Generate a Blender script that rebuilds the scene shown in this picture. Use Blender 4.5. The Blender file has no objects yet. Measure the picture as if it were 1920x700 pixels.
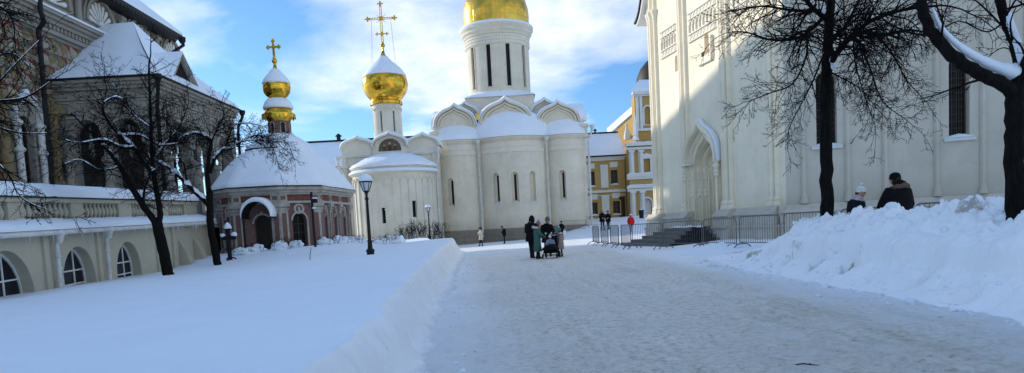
import bpy, bmesh, math, random
from mathutils import Vector, Matrix, noise
from mathutils.geometry import delaunay_2d_cdt
random.seed(7)
rnd = random.Random(11)
R = math.radians
scene = bpy.context.scene
C = scene.collection
# ------------------------------------------------------------------ camera
F, PX, PY, HZ, CH = 1333.0, 960.0, 530.0, 425.0, 1.5
ROLL = R(3.05)
PITCH = math.atan((PY-HZ)/F)
CAMR = Matrix.Rotation(math.pi/2-PITCH, 3, 'X') @ Matrix.Rotation(-ROLL, 3, 'Z')
def at(px, py, Y):
    """survey helper: world point that stands Y metres ahead on the sight line of a photo pixel"""
    d = CAMR @ Vector(((px-PX)/F, -(py-PY)/F, -1)); d = d/d.y
    return Vector((0, 0, CH)) + d*Y
def atX(px, py, X):
    d = CAMR @ Vector(((px-PX)/F, -(py-PY)/F, -1)); d = d/d.x
    return Vector((0, 0, CH)) + d*X
def on(px, py, g):
    d = CAMR @ Vector(((px-PX)/F, -(py-PY)/F, -1)); d = d/d.y
    z = 0
    for i in range(60):
        t = (z-CH)/d.z; z = .5*z+.5*g(d.x*t, t)
    return Vector((d.x*t, t, z))
cam = bpy.data.cameras.new('camera'); co = bpy.data.objects.new('camera', cam); C.objects.link(co)
cam.sensor_fit = 'HORIZONTAL'; cam.sensor_width = 36; cam.lens = 36*F/1920
cam.shift_x = 0; cam.shift_y = (PY-350)/1920
cam.clip_start = .05; cam.clip_end = 3000
co.matrix_world = Matrix.Translation((0, 0, CH)) @ CAMR.to_4x4()
scene.camera = co

def lerp(a, b, t): return a+(b-a)*t
def sstep(a, b, x):
    t = max(0, min(1, (x-a)/(b-a))); return t*t*(3-2*t)
def interp(tab, x):
    if x <= tab[0][0]: return tab[0][1]
    for (a, b), (c, d) in zip(tab, tab[1:]):
        if x <= c: return lerp(b, d, (x-a)/(c-a))
    return tab[-1][1]
def nz(x, y, z=0, s=1): return noise.noise(Vector((x*s, y*s, z)))
def fbm(x, y, z=0, s=1, o=4):
    a, r = 1, 0
    for i in range(o):
        r += a*noise.noise(Vector((x*s, y*s, z+i*7.3))); s *= 2; a *= .5
    return r
# ------------------------------------------------------------------ materials
MATS = {}
def newmat(name):
    m = bpy.data.materials.new(name); m.use_nodes = True; MATS[name] = m
    nt = m.node_tree; b = nt.nodes['Principled BSDF']
    return m, nt, b
def nd(nt, typ, **kw):
    n = nt.nodes.new(typ)
    for k, v in kw.items():
        if k.startswith('i_'): n.inputs[k[2:].replace('_', ' ')].default_value = v
        else: setattr(n, k, v)
    return n
def ramp(nt, fac, stops):
    r = nd(nt, 'ShaderNodeValToRGB'); e = r.color_ramp.elements
    while len(e) < len(stops): e.new(.5)
    for el, (p, c) in zip(e, stops):
        el.position = p; el.color = (*c, 1) if len(c) == 3 else c
    nt.links.new(fac, r.inputs[0]); return r.outputs[0]
def noise_tex(nt, scale, detail=4, rough=.55, vec=None, stretch=None):
    n = nd(nt, 'ShaderNodeTexNoise'); n.inputs['Scale'].default_value = scale
    n.inputs['Detail'].default_value = detail; n.inputs['Roughness'].default_value = rough
    if vec is None:
        vec = nd(nt, 'ShaderNodeTexCoord').outputs['Object']
    if stretch:
        mp = nd(nt, 'ShaderNodeMapping'); mp.inputs['Scale'].default_value = stretch
        nt.links.new(vec, mp.inputs['Vector']); vec = mp.outputs['Vector']
    nt.links.new(vec, n.inputs['Vector'])
    return n.outputs[0]
def bump(nt, b, h, strength=.3, dist=.05, prev=None):
    n = nd(nt, 'ShaderNodeBump'); n.inputs['Strength'].default_value = strength; n.inputs['Distance'].default_value = dist
    nt.links.new(h, n.inputs['Height'])
    if prev is not None: nt.links.new(prev, n.inputs['Normal'])
    nt.links.new(n.outputs[0], b.inputs['Normal']); return n.outputs[0]
def mixc(nt, fac, a, b_, mode='MIX'):
    m = nd(nt, 'ShaderNodeMix', data_type='RGBA', blend_type=mode)
    for i, v in ((0, fac), (6, a), (7, b_)):
        if hasattr(v, 'links'): nt.links.new(v, m.inputs[i])
        elif i == 0: m.inputs[0].default_value = v
        else: m.inputs[i].default_value = (*v, 1)
    return m.outputs[2]
def simple(name, col, rough=.8, metal=0, var=.15, scale=3, bmp=.2, bscale=25, bdist=.01, spec=.3):
    m, nt, b = newmat(name)
    n = noise_tex(nt, scale)
    c = ramp(nt, n, [(.3, tuple(x*(1-var) for x in col)), (.7, tuple(min(1, x*(1+var)) for x in col))])
    nt.links.new(c, b.inputs['Base Color'])
    b.inputs['Roughness'].default_value = rough; b.inputs['Metallic'].default_value = metal
    b.inputs['Specular IOR Level'].default_value = spec
    if bmp: bump(nt, b, noise_tex(nt, bscale, 5), bmp, bdist)
    return m
def plaster(name, col, stain=(.45, .42, .36), amt=.35, streak=True, damp=0):
    """limewashed masonry: blotches, rain streaks, faint block courses and brushed unevenness"""
    m, nt, b = newmat(name)
    n1 = noise_tex(nt, .35, 6, .6); n2 = noise_tex(nt, 2.2, 6, .65)
    c = ramp(nt, n1, [(.3, tuple(x*.86 for x in col)), (.65, col)])
    f = ramp(nt, n2, [(.48, (0, 0, 0)), (.8, (amt,)*3)])
    c = mixc(nt, f, c, tuple(x*y*1.6 for x, y in zip(col, stain)))
    if streak:
        n3 = noise_tex(nt, 1.0, 5, .6, stretch=(5, 5, .22))
        f3 = ramp(nt, n3, [(.54, (0, 0, 0)), (.8, (amt*.8,)*3)])
        c = mixc(nt, f3, c, tuple(x*.62 for x in col))
    if damp:                                                  # repaired patches and rising damp with a ragged upper edge
        n5 = noise_tex(nt, .55, 2, .3); c = mixc(nt, ramp(nt, n5, [(.55, (0, 0, 0)), (.565, (.16,)*3)]), c, tuple(x*.72 for x in col))
        g = nd(nt, 'ShaderNodeNewGeometry').outputs['Position']; sz = nd(nt, 'ShaderNodeSeparateXYZ'); nt.links.new(g, sz.inputs[0])
        n6 = noise_tex(nt, 1.1, 6, .65); m1 = nd(nt, 'ShaderNodeMath', operation='MULTIPLY_ADD'); nt.links.new(n6, m1.inputs[0]); m1.inputs[1].default_value = 3.2; nt.links.new(sz.outputs[2], m1.inputs[2])
        m2 = nd(nt, 'ShaderNodeMapRange'); nt.links.new(m1.outputs[0], m2.inputs[0]); m2.inputs[1].default_value = damp-.4; m2.inputs[2].default_value = damp+1.3; m2.inputs[3].default_value = .55; m2.inputs[4].default_value = 0
        c = mixc(nt, m2.outputs[0], c, (col[0]*.58, col[1]*.56, col[2]*.52))
    nt.links.new(c, b.inputs['Base Color'])
    b.inputs['Roughness'].default_value = .9; b.inputs['Specular IOR Level'].default_value = .2
    p = bump(nt, b, noise_tex(nt, 1.6, 4), .35, .08)
    bump(nt, b, noise_tex(nt, 14, 6, .7), .35, .02, p)
    return m
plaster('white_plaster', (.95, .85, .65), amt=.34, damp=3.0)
plaster('apse_plaster_shaded', (.60, .555, .46), amt=.4, damp=3.2)  # white plaster darkened: the east wall's shade is put into the colour
plaster('cathedral_plaster', (.755, .685, .55), amt=.42, damp=3.0)
plaster('nikon_plaster', (.76, .705, .585), amt=.38, damp=2.6)
plaster('refectory_plaster', (.33, .31, .27), amt=.5)
plaster('terrace_plaster', (.50, .455, .35), amt=.35)
plaster('yellow_plaster', (.47, .31, .115), amt=.3)
plaster('trim_white', (.72, .72, .69), amt=.2)
plaster('carved_band', (.80, .74, .62), amt=.25, streak=False)
plaster('plinth_stone', (.27, .245, .20), amt=.9)
plaster('plinth_pale', (.58, .53, .45), amt=.8)
plaster('step_stone', (.19, .18, .16), amt=.6, streak=False)
simple('niche_dark', (.012, .012, .014), .7, bmp=0)
simple('interior_shade', (.008, .008, .009), .9, bmp=0)  # near-black colour stands in for the shade inside porch and dormer
simple('iron_black', (.012, .012, .013), .5, .3, bmp=.1)
simple('steel_pipe', (.13, .135, .135), .5, .5, var=.2, scale=12, bmp=.05)
simple('white_metal', (.62, .61, .57), .5, 0, bmp=.05)
simple('roof_iron', (.017, .016, .017), .6, .3, bmp=.1)
simple('wood_dark', (.025, .018, .013), .7)
simple('frame_white', (.7, .7, .68), .6, bmp=.05)
simple('frame_brown', (.07, .05, .035), .6, bmp=.05)
simple('skin', (.45, .25, .18), .6, bmp=.05, var=.08)
m, nt, b = newmat('glass_dark')
b.inputs['Base Color'].default_value = (.008, .009, .012, 1); b.inputs['Roughness'].default_value = .25; b.inputs['Specular IOR Level'].default_value = .2
bump(nt, b, noise_tex(nt, 3, 2), .08, .02)
m, nt, b = newmat('lamp_glass')
b.inputs['Base Color'].default_value = (.55, .58, .6, 1); b.inputs['Roughness'].default_value = .25
b.inputs['Alpha'].default_value = 1
bump(nt, b, noise_tex(nt, 8, 2), .1, .02)
# snow
def snow_mat(name, fine=.5, dirt=0.0, zlim=None, col=(.80, .855, .915)):
    m, nt, b = newmat(name)
    n = noise_tex(nt, .9, 5)
    c = ramp(nt, n, [(.3, tuple(x*.955 for x in col)), (.7, col)])
    if dirt:
        g = nd(nt, 'ShaderNodeTexCoord').outputs['Object']
        n2 = noise_tex(nt, 2.4, 6, .68)
        f = ramp(nt, n2, [(.60, (0, 0, 0)), (.70, (dirt,)*3)])
        n4 = noise_tex(nt, .5, 2)
        f = mixc(nt, 1, f, ramp(nt, n4, [(.4, (0, 0, 0)), (.6, (1, 1, 1))]), 'MULTIPLY')
        c = mixc(nt, f, c, (.30, .26, .20))
    if name == 'snow_cut':                                    # greyer, foot-soiled snow low on the cut
        ga = nd(nt, 'ShaderNodeAttribute', attribute_name='soil'); gn = noise_tex(nt, 7, 6, .7)
        gm = nd(nt, 'ShaderNodeMath', operation='ADD'); nt.links.new(ga.outputs['Fac'], gm.inputs[0]); nt.links.new(gn, gm.inputs[1])
        c = mixc(nt, ramp(nt, gm.outputs[0], [(.62, (0, 0, 0)), (1.1, (1, 1, 1))]), c, (.60, .62, .65))
    if name == 'snow_rough':
        ga = nd(nt, 'ShaderNodeAttribute', attribute_name='grit'); gn = noise_tex(nt, 13, 6, .75)
        gm = nd(nt, 'ShaderNodeMath', operation='ADD'); nt.links.new(ga.outputs['Fac'], gm.inputs[0]); nt.links.new(gn, gm.inputs[1])
        c = mixc(nt, ramp(nt, gm.outputs[0], [(.78, (0, 0, 0)), (1.0, (.8,)*3)]), c, (.33, .28, .21))
    nt.links.new(c, b.inputs['Base Color'])
    b.inputs['Roughness'].default_value = .75; b.inputs['Specular IOR Level'].default_value = .25
    if name == 'snow_smooth':                                 # wind ripples and the odd pit left by falling clumps and leaves
        wr = noise_tex(nt, 1.3, 4, .55, stretch=(1, .3, 1)); vp = nd(nt, 'ShaderNodeTexVoronoi'); vp.inputs['Scale'].default_value = 1.1
        nt.links.new(nd(nt, 'ShaderNodeTexCoord').outputs['Object'], vp.inputs['Vector'])
        pit = ramp(nt, vp.outputs['Distance'], [(.0, (0, 0, 0)), (.05, (.1,)*3), (.085, (1, 1, 1))])
        p0 = bump(nt, b, wr, .35, .16); p0 = bump(nt, b, pit, .5, .05, p0)
    p = bump(nt, b, noise_tex(nt, 2.2, 5, .6), fine*.55, .12, p0 if name == 'snow_smooth' else None)
    bump(nt, b, noise_tex(nt, 22, 5, .7), fine*.6, .02, p)
    return m
snow_mat('snow', .5)
snow_mat('snow_smooth', .26)
snow_mat('snow_cut', .8, dirt=.25, col=(.90, .89, .875))  # less blue than the lawn: side light painted into the snow
snow_mat('snow_rough', .9, dirt=.6, col=(.93, .935, .94))
snow_mat('sand_snow', .9, col=(.42, .375, .31))
# packed walked-on snow with sand in it; whiter along the less trodden margins
m, nt, b = newmat('packed_snow')
tc = nd(nt, 'ShaderNodeTexCoord').outputs['Object']
n1 = noise_tex(nt, .45, 6, .65); n2 = noise_tex(nt, 13, 8, .8, stretch=(.8, .7, 1)); n3 = noise_tex(nt, 17, 6, .8)
c = ramp(nt, n2, [(.34, (.28, .255, .22)), (.44, (.70, .645, .55)), (.60, (.94, .90, .82))])
c = mixc(nt, ramp(nt, n1, [(.35, (0, 0, 0)), (.7, (.45,)*3)]), c, (.60, .54, .45))
n7 = noise_tex(nt, 1.0, 4, .6, stretch=(2.6, .16, 1))          # faint wheel and sledge tracks along the way
c = mixc(nt, ramp(nt, n7, [(.42, (0, 0, 0)), (.47, (.18,)*3), (.50, (.18,)*3), (.56, (0, 0, 0))]), c, (.88, .86, .82))
c = mixc(nt, ramp(nt, n7, [(.56, (0, 0, 0)), (.66, (.2,)*3)]), c, (.40, .345, .27))
n8 = noise_tex(nt, .9, 3, .5); c = mixc(nt, ramp(nt, n8, [(.54, (0, 0, 0)), (.64, (.4,)*3)]), c, (.86, .85, .83))
c = mixc(nt, ramp(nt, n3, [(.62, (0, 0, 0)), (.70, (.85,)*3)]), c, (.15, .14, .13))
sx = nd(nt, 'ShaderNodeSeparateXYZ'); nt.links.new(tc, sx.inputs[0])
ma = nd(nt, 'ShaderNodeMath', operation='MULTIPLY_ADD'); nt.links.new(sx.outputs[1], ma.inputs[0]); ma.inputs[1].default_value = .07
nt.links.new(sx.outputs[0], ma.inputs[2])            # X + .07 Y = distance from the left bank foot
mm = nd(nt, 'ShaderNodeMath', operation='MULTIPLY_ADD'); nt.links.new(n1, mm.inputs[0]); mm.inputs[1].default_value = 1.6
nt.links.new(ma.outputs[0], mm.inputs[2])
f = ramp(nt, mm.outputs[0], [(.35, (.85,)*3), (1.0, (0, 0, 0))]); 
mr = nd(nt, 'ShaderNodeMapRange'); nt.links.new(mm.outputs[0], mr.inputs[0])
mr.inputs[1].default_value = .45; mr.inputs[2].default_value = 1.7; mr.inputs[3].default_value = .95; mr.inputs[4].default_value = 0
c = mixc(nt, mr.outputs[0], c, (.92, .925, .93))
mr2 = nd(nt, 'ShaderNodeMapRange'); mm2 = nd(nt, 'ShaderNodeMath', operation='MULTIPLY_ADD')
nt.links.new(n1, mm2.inputs[0]); mm2.inputs[1].default_value = 1.5; nt.links.new(sx.outputs[0], mm2.inputs[2])
nt.links.new(mm2.outputs[0], mr2.inputs[0])
mr2.inputs[1].default_value = 4.9; mr2.inputs[2].default_value = 6.1; mr2.inputs[3].default_value = 0; mr2.inputs[4].default_value = .95
c = mixc(nt, mr2.outputs[0], c, (.93, .935, .94))
mr3 = nd(nt, 'ShaderNodeMapRange'); nt.links.new(sx.outputs[1], mr3.inputs[0]); mr3.inputs[1].default_value = 34; mr3.inputs[2].default_value = 46; mr3.inputs[3].default_value = 0; mr3.inputs[4].default_value = .75
c = mixc(nt, mr3.outputs[0], c, (.80, .82, .85))       # far snow painted whiter to brighten the sunlit strip of the square
nt.links.new(c, b.inputs['Base Color']); b.inputs['Roughness'].default_value = .7; b.inputs['Specular IOR Level'].default_value = .3
p = bump(nt, b, noise_tex(nt, 3.2, 4, .6), .5, .06)
p = bump(nt, b, n2, 1.0, .05, p)
bump(nt, b, n3, .4, .01, p)
# gold leaf with sheet seams
m, nt, b = newmat('gold')
b.inputs['Metallic'].default_value = 1
n = noise_tex(nt, 2.5, 5, .6)
c = ramp(nt, n, [(.3, (.50, .26, .02)), (.5, (.66, .38, .04)), (.7, (.78, .48, .07))])
nt.links.new(c, b.inputs['Base Color'])
nt.links.new(ramp(nt, noise_tex(nt, 5, 4), [(.3, (.10,)*3), (.7, (.22,)*3)]), b.inputs['Roughness'])
bump(nt, b, noise_tex(nt, 1.3, 2, .5, stretch=(1, 1, 1.8)), .22, .12)
# gold sheets on the big dome
m, nt, b = newmat('gold_sheet')
b.inputs['Metallic'].default_value = 1
uv = nd(nt, 'ShaderNodeUVMap')
br = nd(nt, 'ShaderNodeTexBrick'); br.inputs['Scale'].default_value = 1; br.inputs['Mortar Size'].default_value = .03
br.inputs['Brick Width'].default_value = 1; br.inputs['Row Height'].default_value = 1; br.offset = 0
br.inputs['Color1'].default_value = (.78, .45, .05, 1); br.inputs['Color2'].default_value = (.50, .27, .025, 1); br.inputs['Mortar'].default_value = (.25, .13, .02, 1)
nt.links.new(uv.outputs[0], br.inputs['Vector'])
c = mixc(nt, .45, br.outputs[0], ramp(nt, noise_tex(nt, 1.2, 4), [(.3, (.7, .42, .05)), (.7, (.95, .65, .15))]))
nt.links.new(c, b.inputs['Base Color']); b.inputs['Roughness'].default_value = .24
p = bump(nt, b, br.outputs[1], .3, -.03); bump(nt, b, noise_tex(nt, 1.3, 3), .3, .12, p)
# bark
m, nt, b = newmat('bark')
n = noise_tex(nt, 6, 6, .7, stretch=(3, 3, .6))
nt.links.new(ramp(nt, n, [(.35, (.003, .003, .003)), (.75, (.017, .014, .012))]), b.inputs['Base Color'])
b.inputs['Roughness'].default_value = .95; b.inputs['Specular IOR Level'].default_value = .1
bump(nt, b, n, .8, .03)
simple('twig', (.006, .005, .005), .9, bmp=0, spec=.1)
# chapel pink-brown rough plaster
m, nt, b = newmat('chapel_red')
n = noise_tex(nt, 16, 5, .75)
c = ramp(nt, n, [(.32, (.075, .042, .037)), (.5, (.17, .092, .078)), (.7, (.28, .165, .14))])
nt.links.new(c, b.inputs['Base Color']); b.inputs['Roughness'].default_value = .95
bump(nt, b, n, .7, .04)
simple('chapel_red_flat', (.17, .065, .048), .9, var=.3, scale=5)
simple('chapel_trim', (.37, .34, .30), .9, var=.25, scale=2)
for nm, cc in dict(facet_cream=(.34, .30, .23), facet_green=(.085, .11, .09), facet_red=(.18, .055, .045), facet_ochre=(.22, .17, .09), porch_wall_shaded=(.06, .055, .05)).items():
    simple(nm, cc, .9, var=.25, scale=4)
for nm, cc in dict(cloth_black=(.006, .006, .007), cloth_navy=(.008, .010, .016), cloth_green=(.055, .125, .105), cloth_cream=(.58, .50, .36),
                   cloth_red=(.50, .015, .02), cloth_white=(.75, .74, .72), cloth_grey=(.13, .125, .115), cloth_pink=(.48, .25, .30), cloth_teal=(.02, .24, .29),
                   cloth_beige=(.33, .24, .21), cloth_trouser=(.013, .014, .018), boot=(.01, .009, .009), fur_brown=(.13, .085, .06), hair_brown=(.035, .022, .015),
                   fur_pale=(.55, .46, .46), cloth_scarf=(.52, .45, .46), cloth_mauve=(.22, .14, .24), eye=(.01, .01, .01), lips=(.30, .08, .07)).items():
    simple(nm, cc, .9, var=.2, scale=14, bmp=.35, bscale=30, bdist=.012, spec=.15)
m, nt, b = newmat('cloth_speckle')
n = noise_tex(nt, 30, 3, .7)
nt.links.new(ramp(nt, n, [(.42, (.03, .045, .085)), (.55, (.30, .33, .40))]), b.inputs['Base Color']); b.inputs['Roughness'].default_value = .9
# painted lunette (dim, aged fresco)
m, nt, b = newmat('fresco')
n = noise_tex(nt, 3.5, 5, .7)
nt.links.new(ramp(nt, n, [(.3, (.04, .03, .025)), (.45, (.10, .075, .055)), (.55, (.12, .06, .045)), (.68, (.19, .16, .12))]), b.inputs['Base Color'])
simple('fresco_robe', (.09, .05, .04), .9, var=.4, scale=6); simple('fresco_halo', (.42, .30, .09), .7, var=.2); simple('fresco_face', (.22, .13, .08), .9)
def M(n): return MATS[n]
# ------------------------------------------------------------------ mesh builder
class MB:
    def __init__(s): s.v = []; s.f = []; s.mi = []; s.cur = 0
    def add(s, vs, fs):
        o = len(s.v); s.v += [Vector(v) for v in vs]
        for f in fs: s.f.append(tuple(i+o for i in f)); s.mi.append(s.cur)
        return s
    def box(s, x0, x1, y0, y1, z0, z1):
        return s.add([(x, y, z) for z in (z0, z1) for x, y in ((x0, y0), (x1, y0), (x1, y1), (x0, y1))],
              [(3, 2, 1, 0), (4, 5, 6, 7), (0, 1, 5, 4), (1, 2, 6, 5), (2, 3, 7, 6), (3, 0, 4, 7)])
    def fbox(s, P, u0, u1, z0, z1, w0, w1, n=1, taper=0):
        """box in a wall frame, n slices along u so that it follows a curved wall"""
        vs = []; fs = []
        for i in range(n+1):
            u = lerp(u0, u1, i/n)
            vs += [P(u, z0, w0), P(u, z0, w1), P(u, z1, w1-taper), P(u, z1, w0)]
        for i in range(n):
            a = i*4
            for k in range(4): fs.append((a+k, a+(k+1) % 4, a+4+(k+1) % 4, a+4+k))
        fs += [(3, 2, 1, 0), (n*4, n*4+1, n*4+2, n*4+3)]
        return s.add(vs, fs)
    def prism(s, P, loop, w0, w1):
        """closed 2-D loop (u,z) given thickness from w0 to w1"""
        n = len(loop); vs = [P(u, z, w0) for u, z in loop]+[P(u, z, w1) for u, z in loop]
        fs = [tuple(range(n))[::-1], tuple(range(n, 2*n))]+[(i, (i+1) % n, n+(i+1) % n, n+i) for i in range(n)]
        return s.add(vs, fs)
    def band(s, P, inner, outer, w0, w1, closed=False):
        """moulding between two open polylines of equal length"""
        n = len(inner); vs = []
        for (a, b), (c, d) in zip(inner, outer): vs += [P(a, b, w0), P(a, b, w1), P(c, d, w1), P(c, d, w0)]
        fs = []
        for i in range(n if closed else n-1):
            a = i*4; e = ((i+1) % n)*4
            for k in range(4): fs.append((a+k, a+(k+1) % 4, e+(k+1) % 4, e+k))
        if not closed: fs += [(3, 2, 1, 0), ((n-1)*4, (n-1)*4+1, (n-1)*4+2, (n-1)*4+3)]
        return s.add(vs, fs)
    def lathe(s, cx, cy, prof, n=32, a0=0, a1=2*math.pi, wob=None):
        full = abs(a1-a0-2*math.pi) < 1e-6; m = n if full else n+1; vs = []; fs = []
        for r, z in prof:
            for i in range(m):
                a = a0+(a1-a0)*i/n
                rr, zz = (r, z) if wob is None else wob(r, z, a)
                vs.append((cx+rr*math.cos(a), cy+rr*math.sin(a), zz))
        for j in range(len(prof)-1):
            for i in range(n):
                k = (i+1) % m
                fs.append((j*m+i, j*m+k, (j+1)*m+k, (j+1)*m+i))
        if full:
            if prof[0][0] > 1e-4: fs.append(tuple(range(m))[::-1])
            if prof[-1][0] > 1e-4: fs.append(tuple((len(prof)-1)*m+i for i in range(m)))
        return s.add(vs, fs)
    def tube(s, pts, rads, n=6, cap=True):
        pts = [Vector(p) for p in pts]
        if not hasattr(rads, '__len__'): rads = [rads]*len(pts)
        vs = []; fs = []; pu = None
        for i, p in enumerate(pts):
            t = (pts[min(i+1, len(pts)-1)]-pts[max(i-1, 0)])
            t = t.normalized() if t.length > 1e-9 else Vector((0, 0, 1))
            if pu is None: pu = t.orthogonal().normalized()
            else:
                pu = pu-t*pu.dot(t)
                pu = pu.normalized() if pu.length > 1e-6 else t.orthogonal().normalized()
            q = t.cross(pu)
            for k in range(n):
                a = 2*math.pi*k/n; vs.append(p+(pu*math.cos(a)+q*math.sin(a))*rads[i])
        for i in range(len(pts)-1):
            for k in range(n):
                j = (k+1) % n; fs.append((i*n+k, i*n+j, (i+1)*n+j, (i+1)*n+k))
        if cap and n > 2: fs += [tuple(range(n))[::-1], tuple((len(pts)-1)*n+k for k in range(n))]
        return s.add(vs, fs)
    def ball(s, c, rx, ry=None, rz=None, n=12, m=8, lump=0):
        ry = ry or rx; rz = rz or rx; vs = []; fs = []; c = Vector(c)
        for j in range(m+1):
            th = math.pi*j/m
            for i in range(n):
                a = 2*math.pi*i/n; d = Vector((math.sin(th)*math.cos(a), math.sin(th)*math.sin(a), math.cos(th)))
                k = 1+(lump*noise.noise((c+d)*1.7) if lump else 0)
                vs.append(c+Vector((d.x*rx, d.y*ry, d.z*rz))*k)
        for j in range(m):
            for i in range(n):
                k = (i+1) % n; fs.append((j*n+i, (j+1)*n+i, (j+1)*n+k, j*n+k))
        return s.add(vs, fs)
    def grid(s, pts):
        h = len(pts); w = len(pts[0])
        return s.add([p for r in pts for p in r], [(j*w+i, j*w+i+1, (j+1)*w+i+1, (j+1)*w+i) for j in range(h-1) for i in range(w-1)])
    def build(s, name, mats, parent=None, smooth=None, world=True, fix=True):
        me = bpy.data.meshes.new(name)
        vs = s.v
        if parent is not None and world:
            inv = root_matrix(parent).inverted(); vs = [inv @ v for v in vs]
        me.from_pydata([tuple(v) for v in vs], [], s.f)
        if isinstance(mats, str): mats = [mats]
        for k in mats: me.materials.append(MATS[k])
        me.polygons.foreach_set('material_index', s.mi)
        if fix:
            bm = bmesh.new(); bm.from_mesh(me)
            bmesh.ops.remove_doubles(bm, verts=bm.verts, dist=1e-5)
            bmesh.ops.recalc_face_normals(bm, faces=bm.faces); bm.to_mesh(me); bm.free()
        if smooth is not None:
            for p in me.polygons: p.use_smooth = True
            if smooth < 170: me.set_sharp_from_angle(angle=R(smooth))
        me.update()
        o = bpy.data.objects.new(name, me); C.objects.link(o)
        if parent is not None: o.parent = parent
        return o
ROOTM = {}
def root_matrix(o):
    while o.parent is not None: o = o.parent
    return Matrix.LocRotScale(o.location, o.rotation_euler, o.scale)
def thing(name, label, cat, loc=(0, 0, 0), rz=0, group=None):
    o = bpy.data.objects.new(name, None); C.objects.link(o); o.empty_display_size = .3
    o.location = loc; o.rotation_euler = (0, 0, rz); o['label'] = label; o['category'] = cat
    if group: o['group'] = group
    return o
def tag(o, label, cat, group=None):
    o['label'] = label; o['category'] = cat
    if group: o['group'] = group
    return o
def struct(o, kind='structure'): o['kind'] = kind; return o
def dup(root, loc, rz, label, group=None):
    r = root.copy(); C.objects.link(r); r.location = loc; r.rotation_euler = (0, 0, rz); r['label'] = label
    if group: r['group'] = group
    for ch in list(root.children):
        c = ch.copy(); C.objects.link(c); c.parent = r
        for g in ch.children:
            d = g.copy(); C.objects.link(d); d.parent = c
    return r
# wall frames: P(u, z, w) -> world, w is outward
def flat(o, U):
    o = Vector(o); U = Vector((U[0], U[1], 0)).normalized(); N = Vector((U.y, -U.x, 0))
    return lambda u, z, w=0: o+U*u+N*w+Vector((0, 0, z))
def cyl(cx, cy, r, rot=0):
    """u is arc length from the direction facing the camera (-Y)"""
    def P(u, z, w=0):
        a = u/r+rot; return Vector((cx+(r+w)*math.sin(a), cy-(r+w)*math.cos(a), z))
    return P
def inside(pt, loop):
    x, y = pt; r = False
    for (x0, y0), (x1, y1) in zip(loop, loop[1:]+loop[:1]):
        if (y0 > y) != (y1 > y) and x < (x1-x0)*(y-y0)/(y1-y0)+x0: r = not r
    return r
def holed(mb, P, outline, holes, depth, step=None, back=None):
    """wall surface with real openings and reveals"""
    vs = []; es = []
    def loop(l):
        o = len(vs); vs.extend(Vector(p) for p in l); es.extend((o+i, o+(i+1) % len(l)) for i in range(len(l)))
    loop(outline)
    for h in holes: loop(h)
    if step:
        us = [p[0] for p in outline]; zs = [p[1] for p in outline]; u = min(us)+step
        while u < max(us)-.02:
            o = len(vs); vs.extend((Vector((u, min(zs))), Vector((u, max(zs))))); es.append((o, o+1)); u += step
    r = delaunay_2d_cdt(vs, es, [], 0, 1e-5)
    V, T = r[0], r[2]; fs = []
    for t in T:
        cx = sum(V[i][0] for i in t)/len(t); cy = sum(V[i][1] for i in t)/len(t)
        if inside((cx, cy), outline) and not any(inside((cx, cy), h) for h in holes): fs.append(tuple(t))
    mb.add([P(v[0], v[1], 0) for v in V], fs)
    for h in holes:
        n = len(h)
        mb.add([P(u, z, 0) for u, z in h]+[P(u, z, -depth) for u, z in h], [(i, (i+1) % n, n+(i+1) % n, n+i) for i in range(n)])
def rect(u0, u1, z0, z1): return [(u0, z0), (u1, z0), (u1, z1), (u0, z1)]
def arch(u0, u1, z0, z1, n=10, k=1.0):
    """round-headed opening; z1 is the crown, k squashes the head"""
    r = (u1-u0)/2; c = (u0+u1)/2; zs = z1-r*k
    return [(u0, z0), (u1, z0)]+[(c+r*math.cos(math.pi*i/n), zs+r*k*math.sin(math.pi*i/n)) for i in range(n+1)]
def ogee(u0, u1, zs, za, n=9, k=.62):
    """keel arch from right spring to left spring (open polyline)"""
    c = (u0+u1)/2; r = (u1-u0)/2; h = za-zs; pts = []
    prof = [(1, 0), (.985, .16), (.93, .32), (.83, .47), (.69, .60), (.52, .70), (.35, .775), (.20, .835), (.10, .895), (.035, .955), (0, 1)]
    right = [(c+r*a, zs+h*b) for a, b in prof]
    left = [(c-r*a, zs+h*b) for a, b in prof[::-1]][1:]
    return right+left
def shrink(pts, c, zs, f): return [(c+(u-c)*f, zs+(z-zs)*f) for u, z in pts]
def pane(mb, P, loop, w): mb.add([P(u, z, w) for u, z in loop], [tuple(range(len(loop)))])
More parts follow.
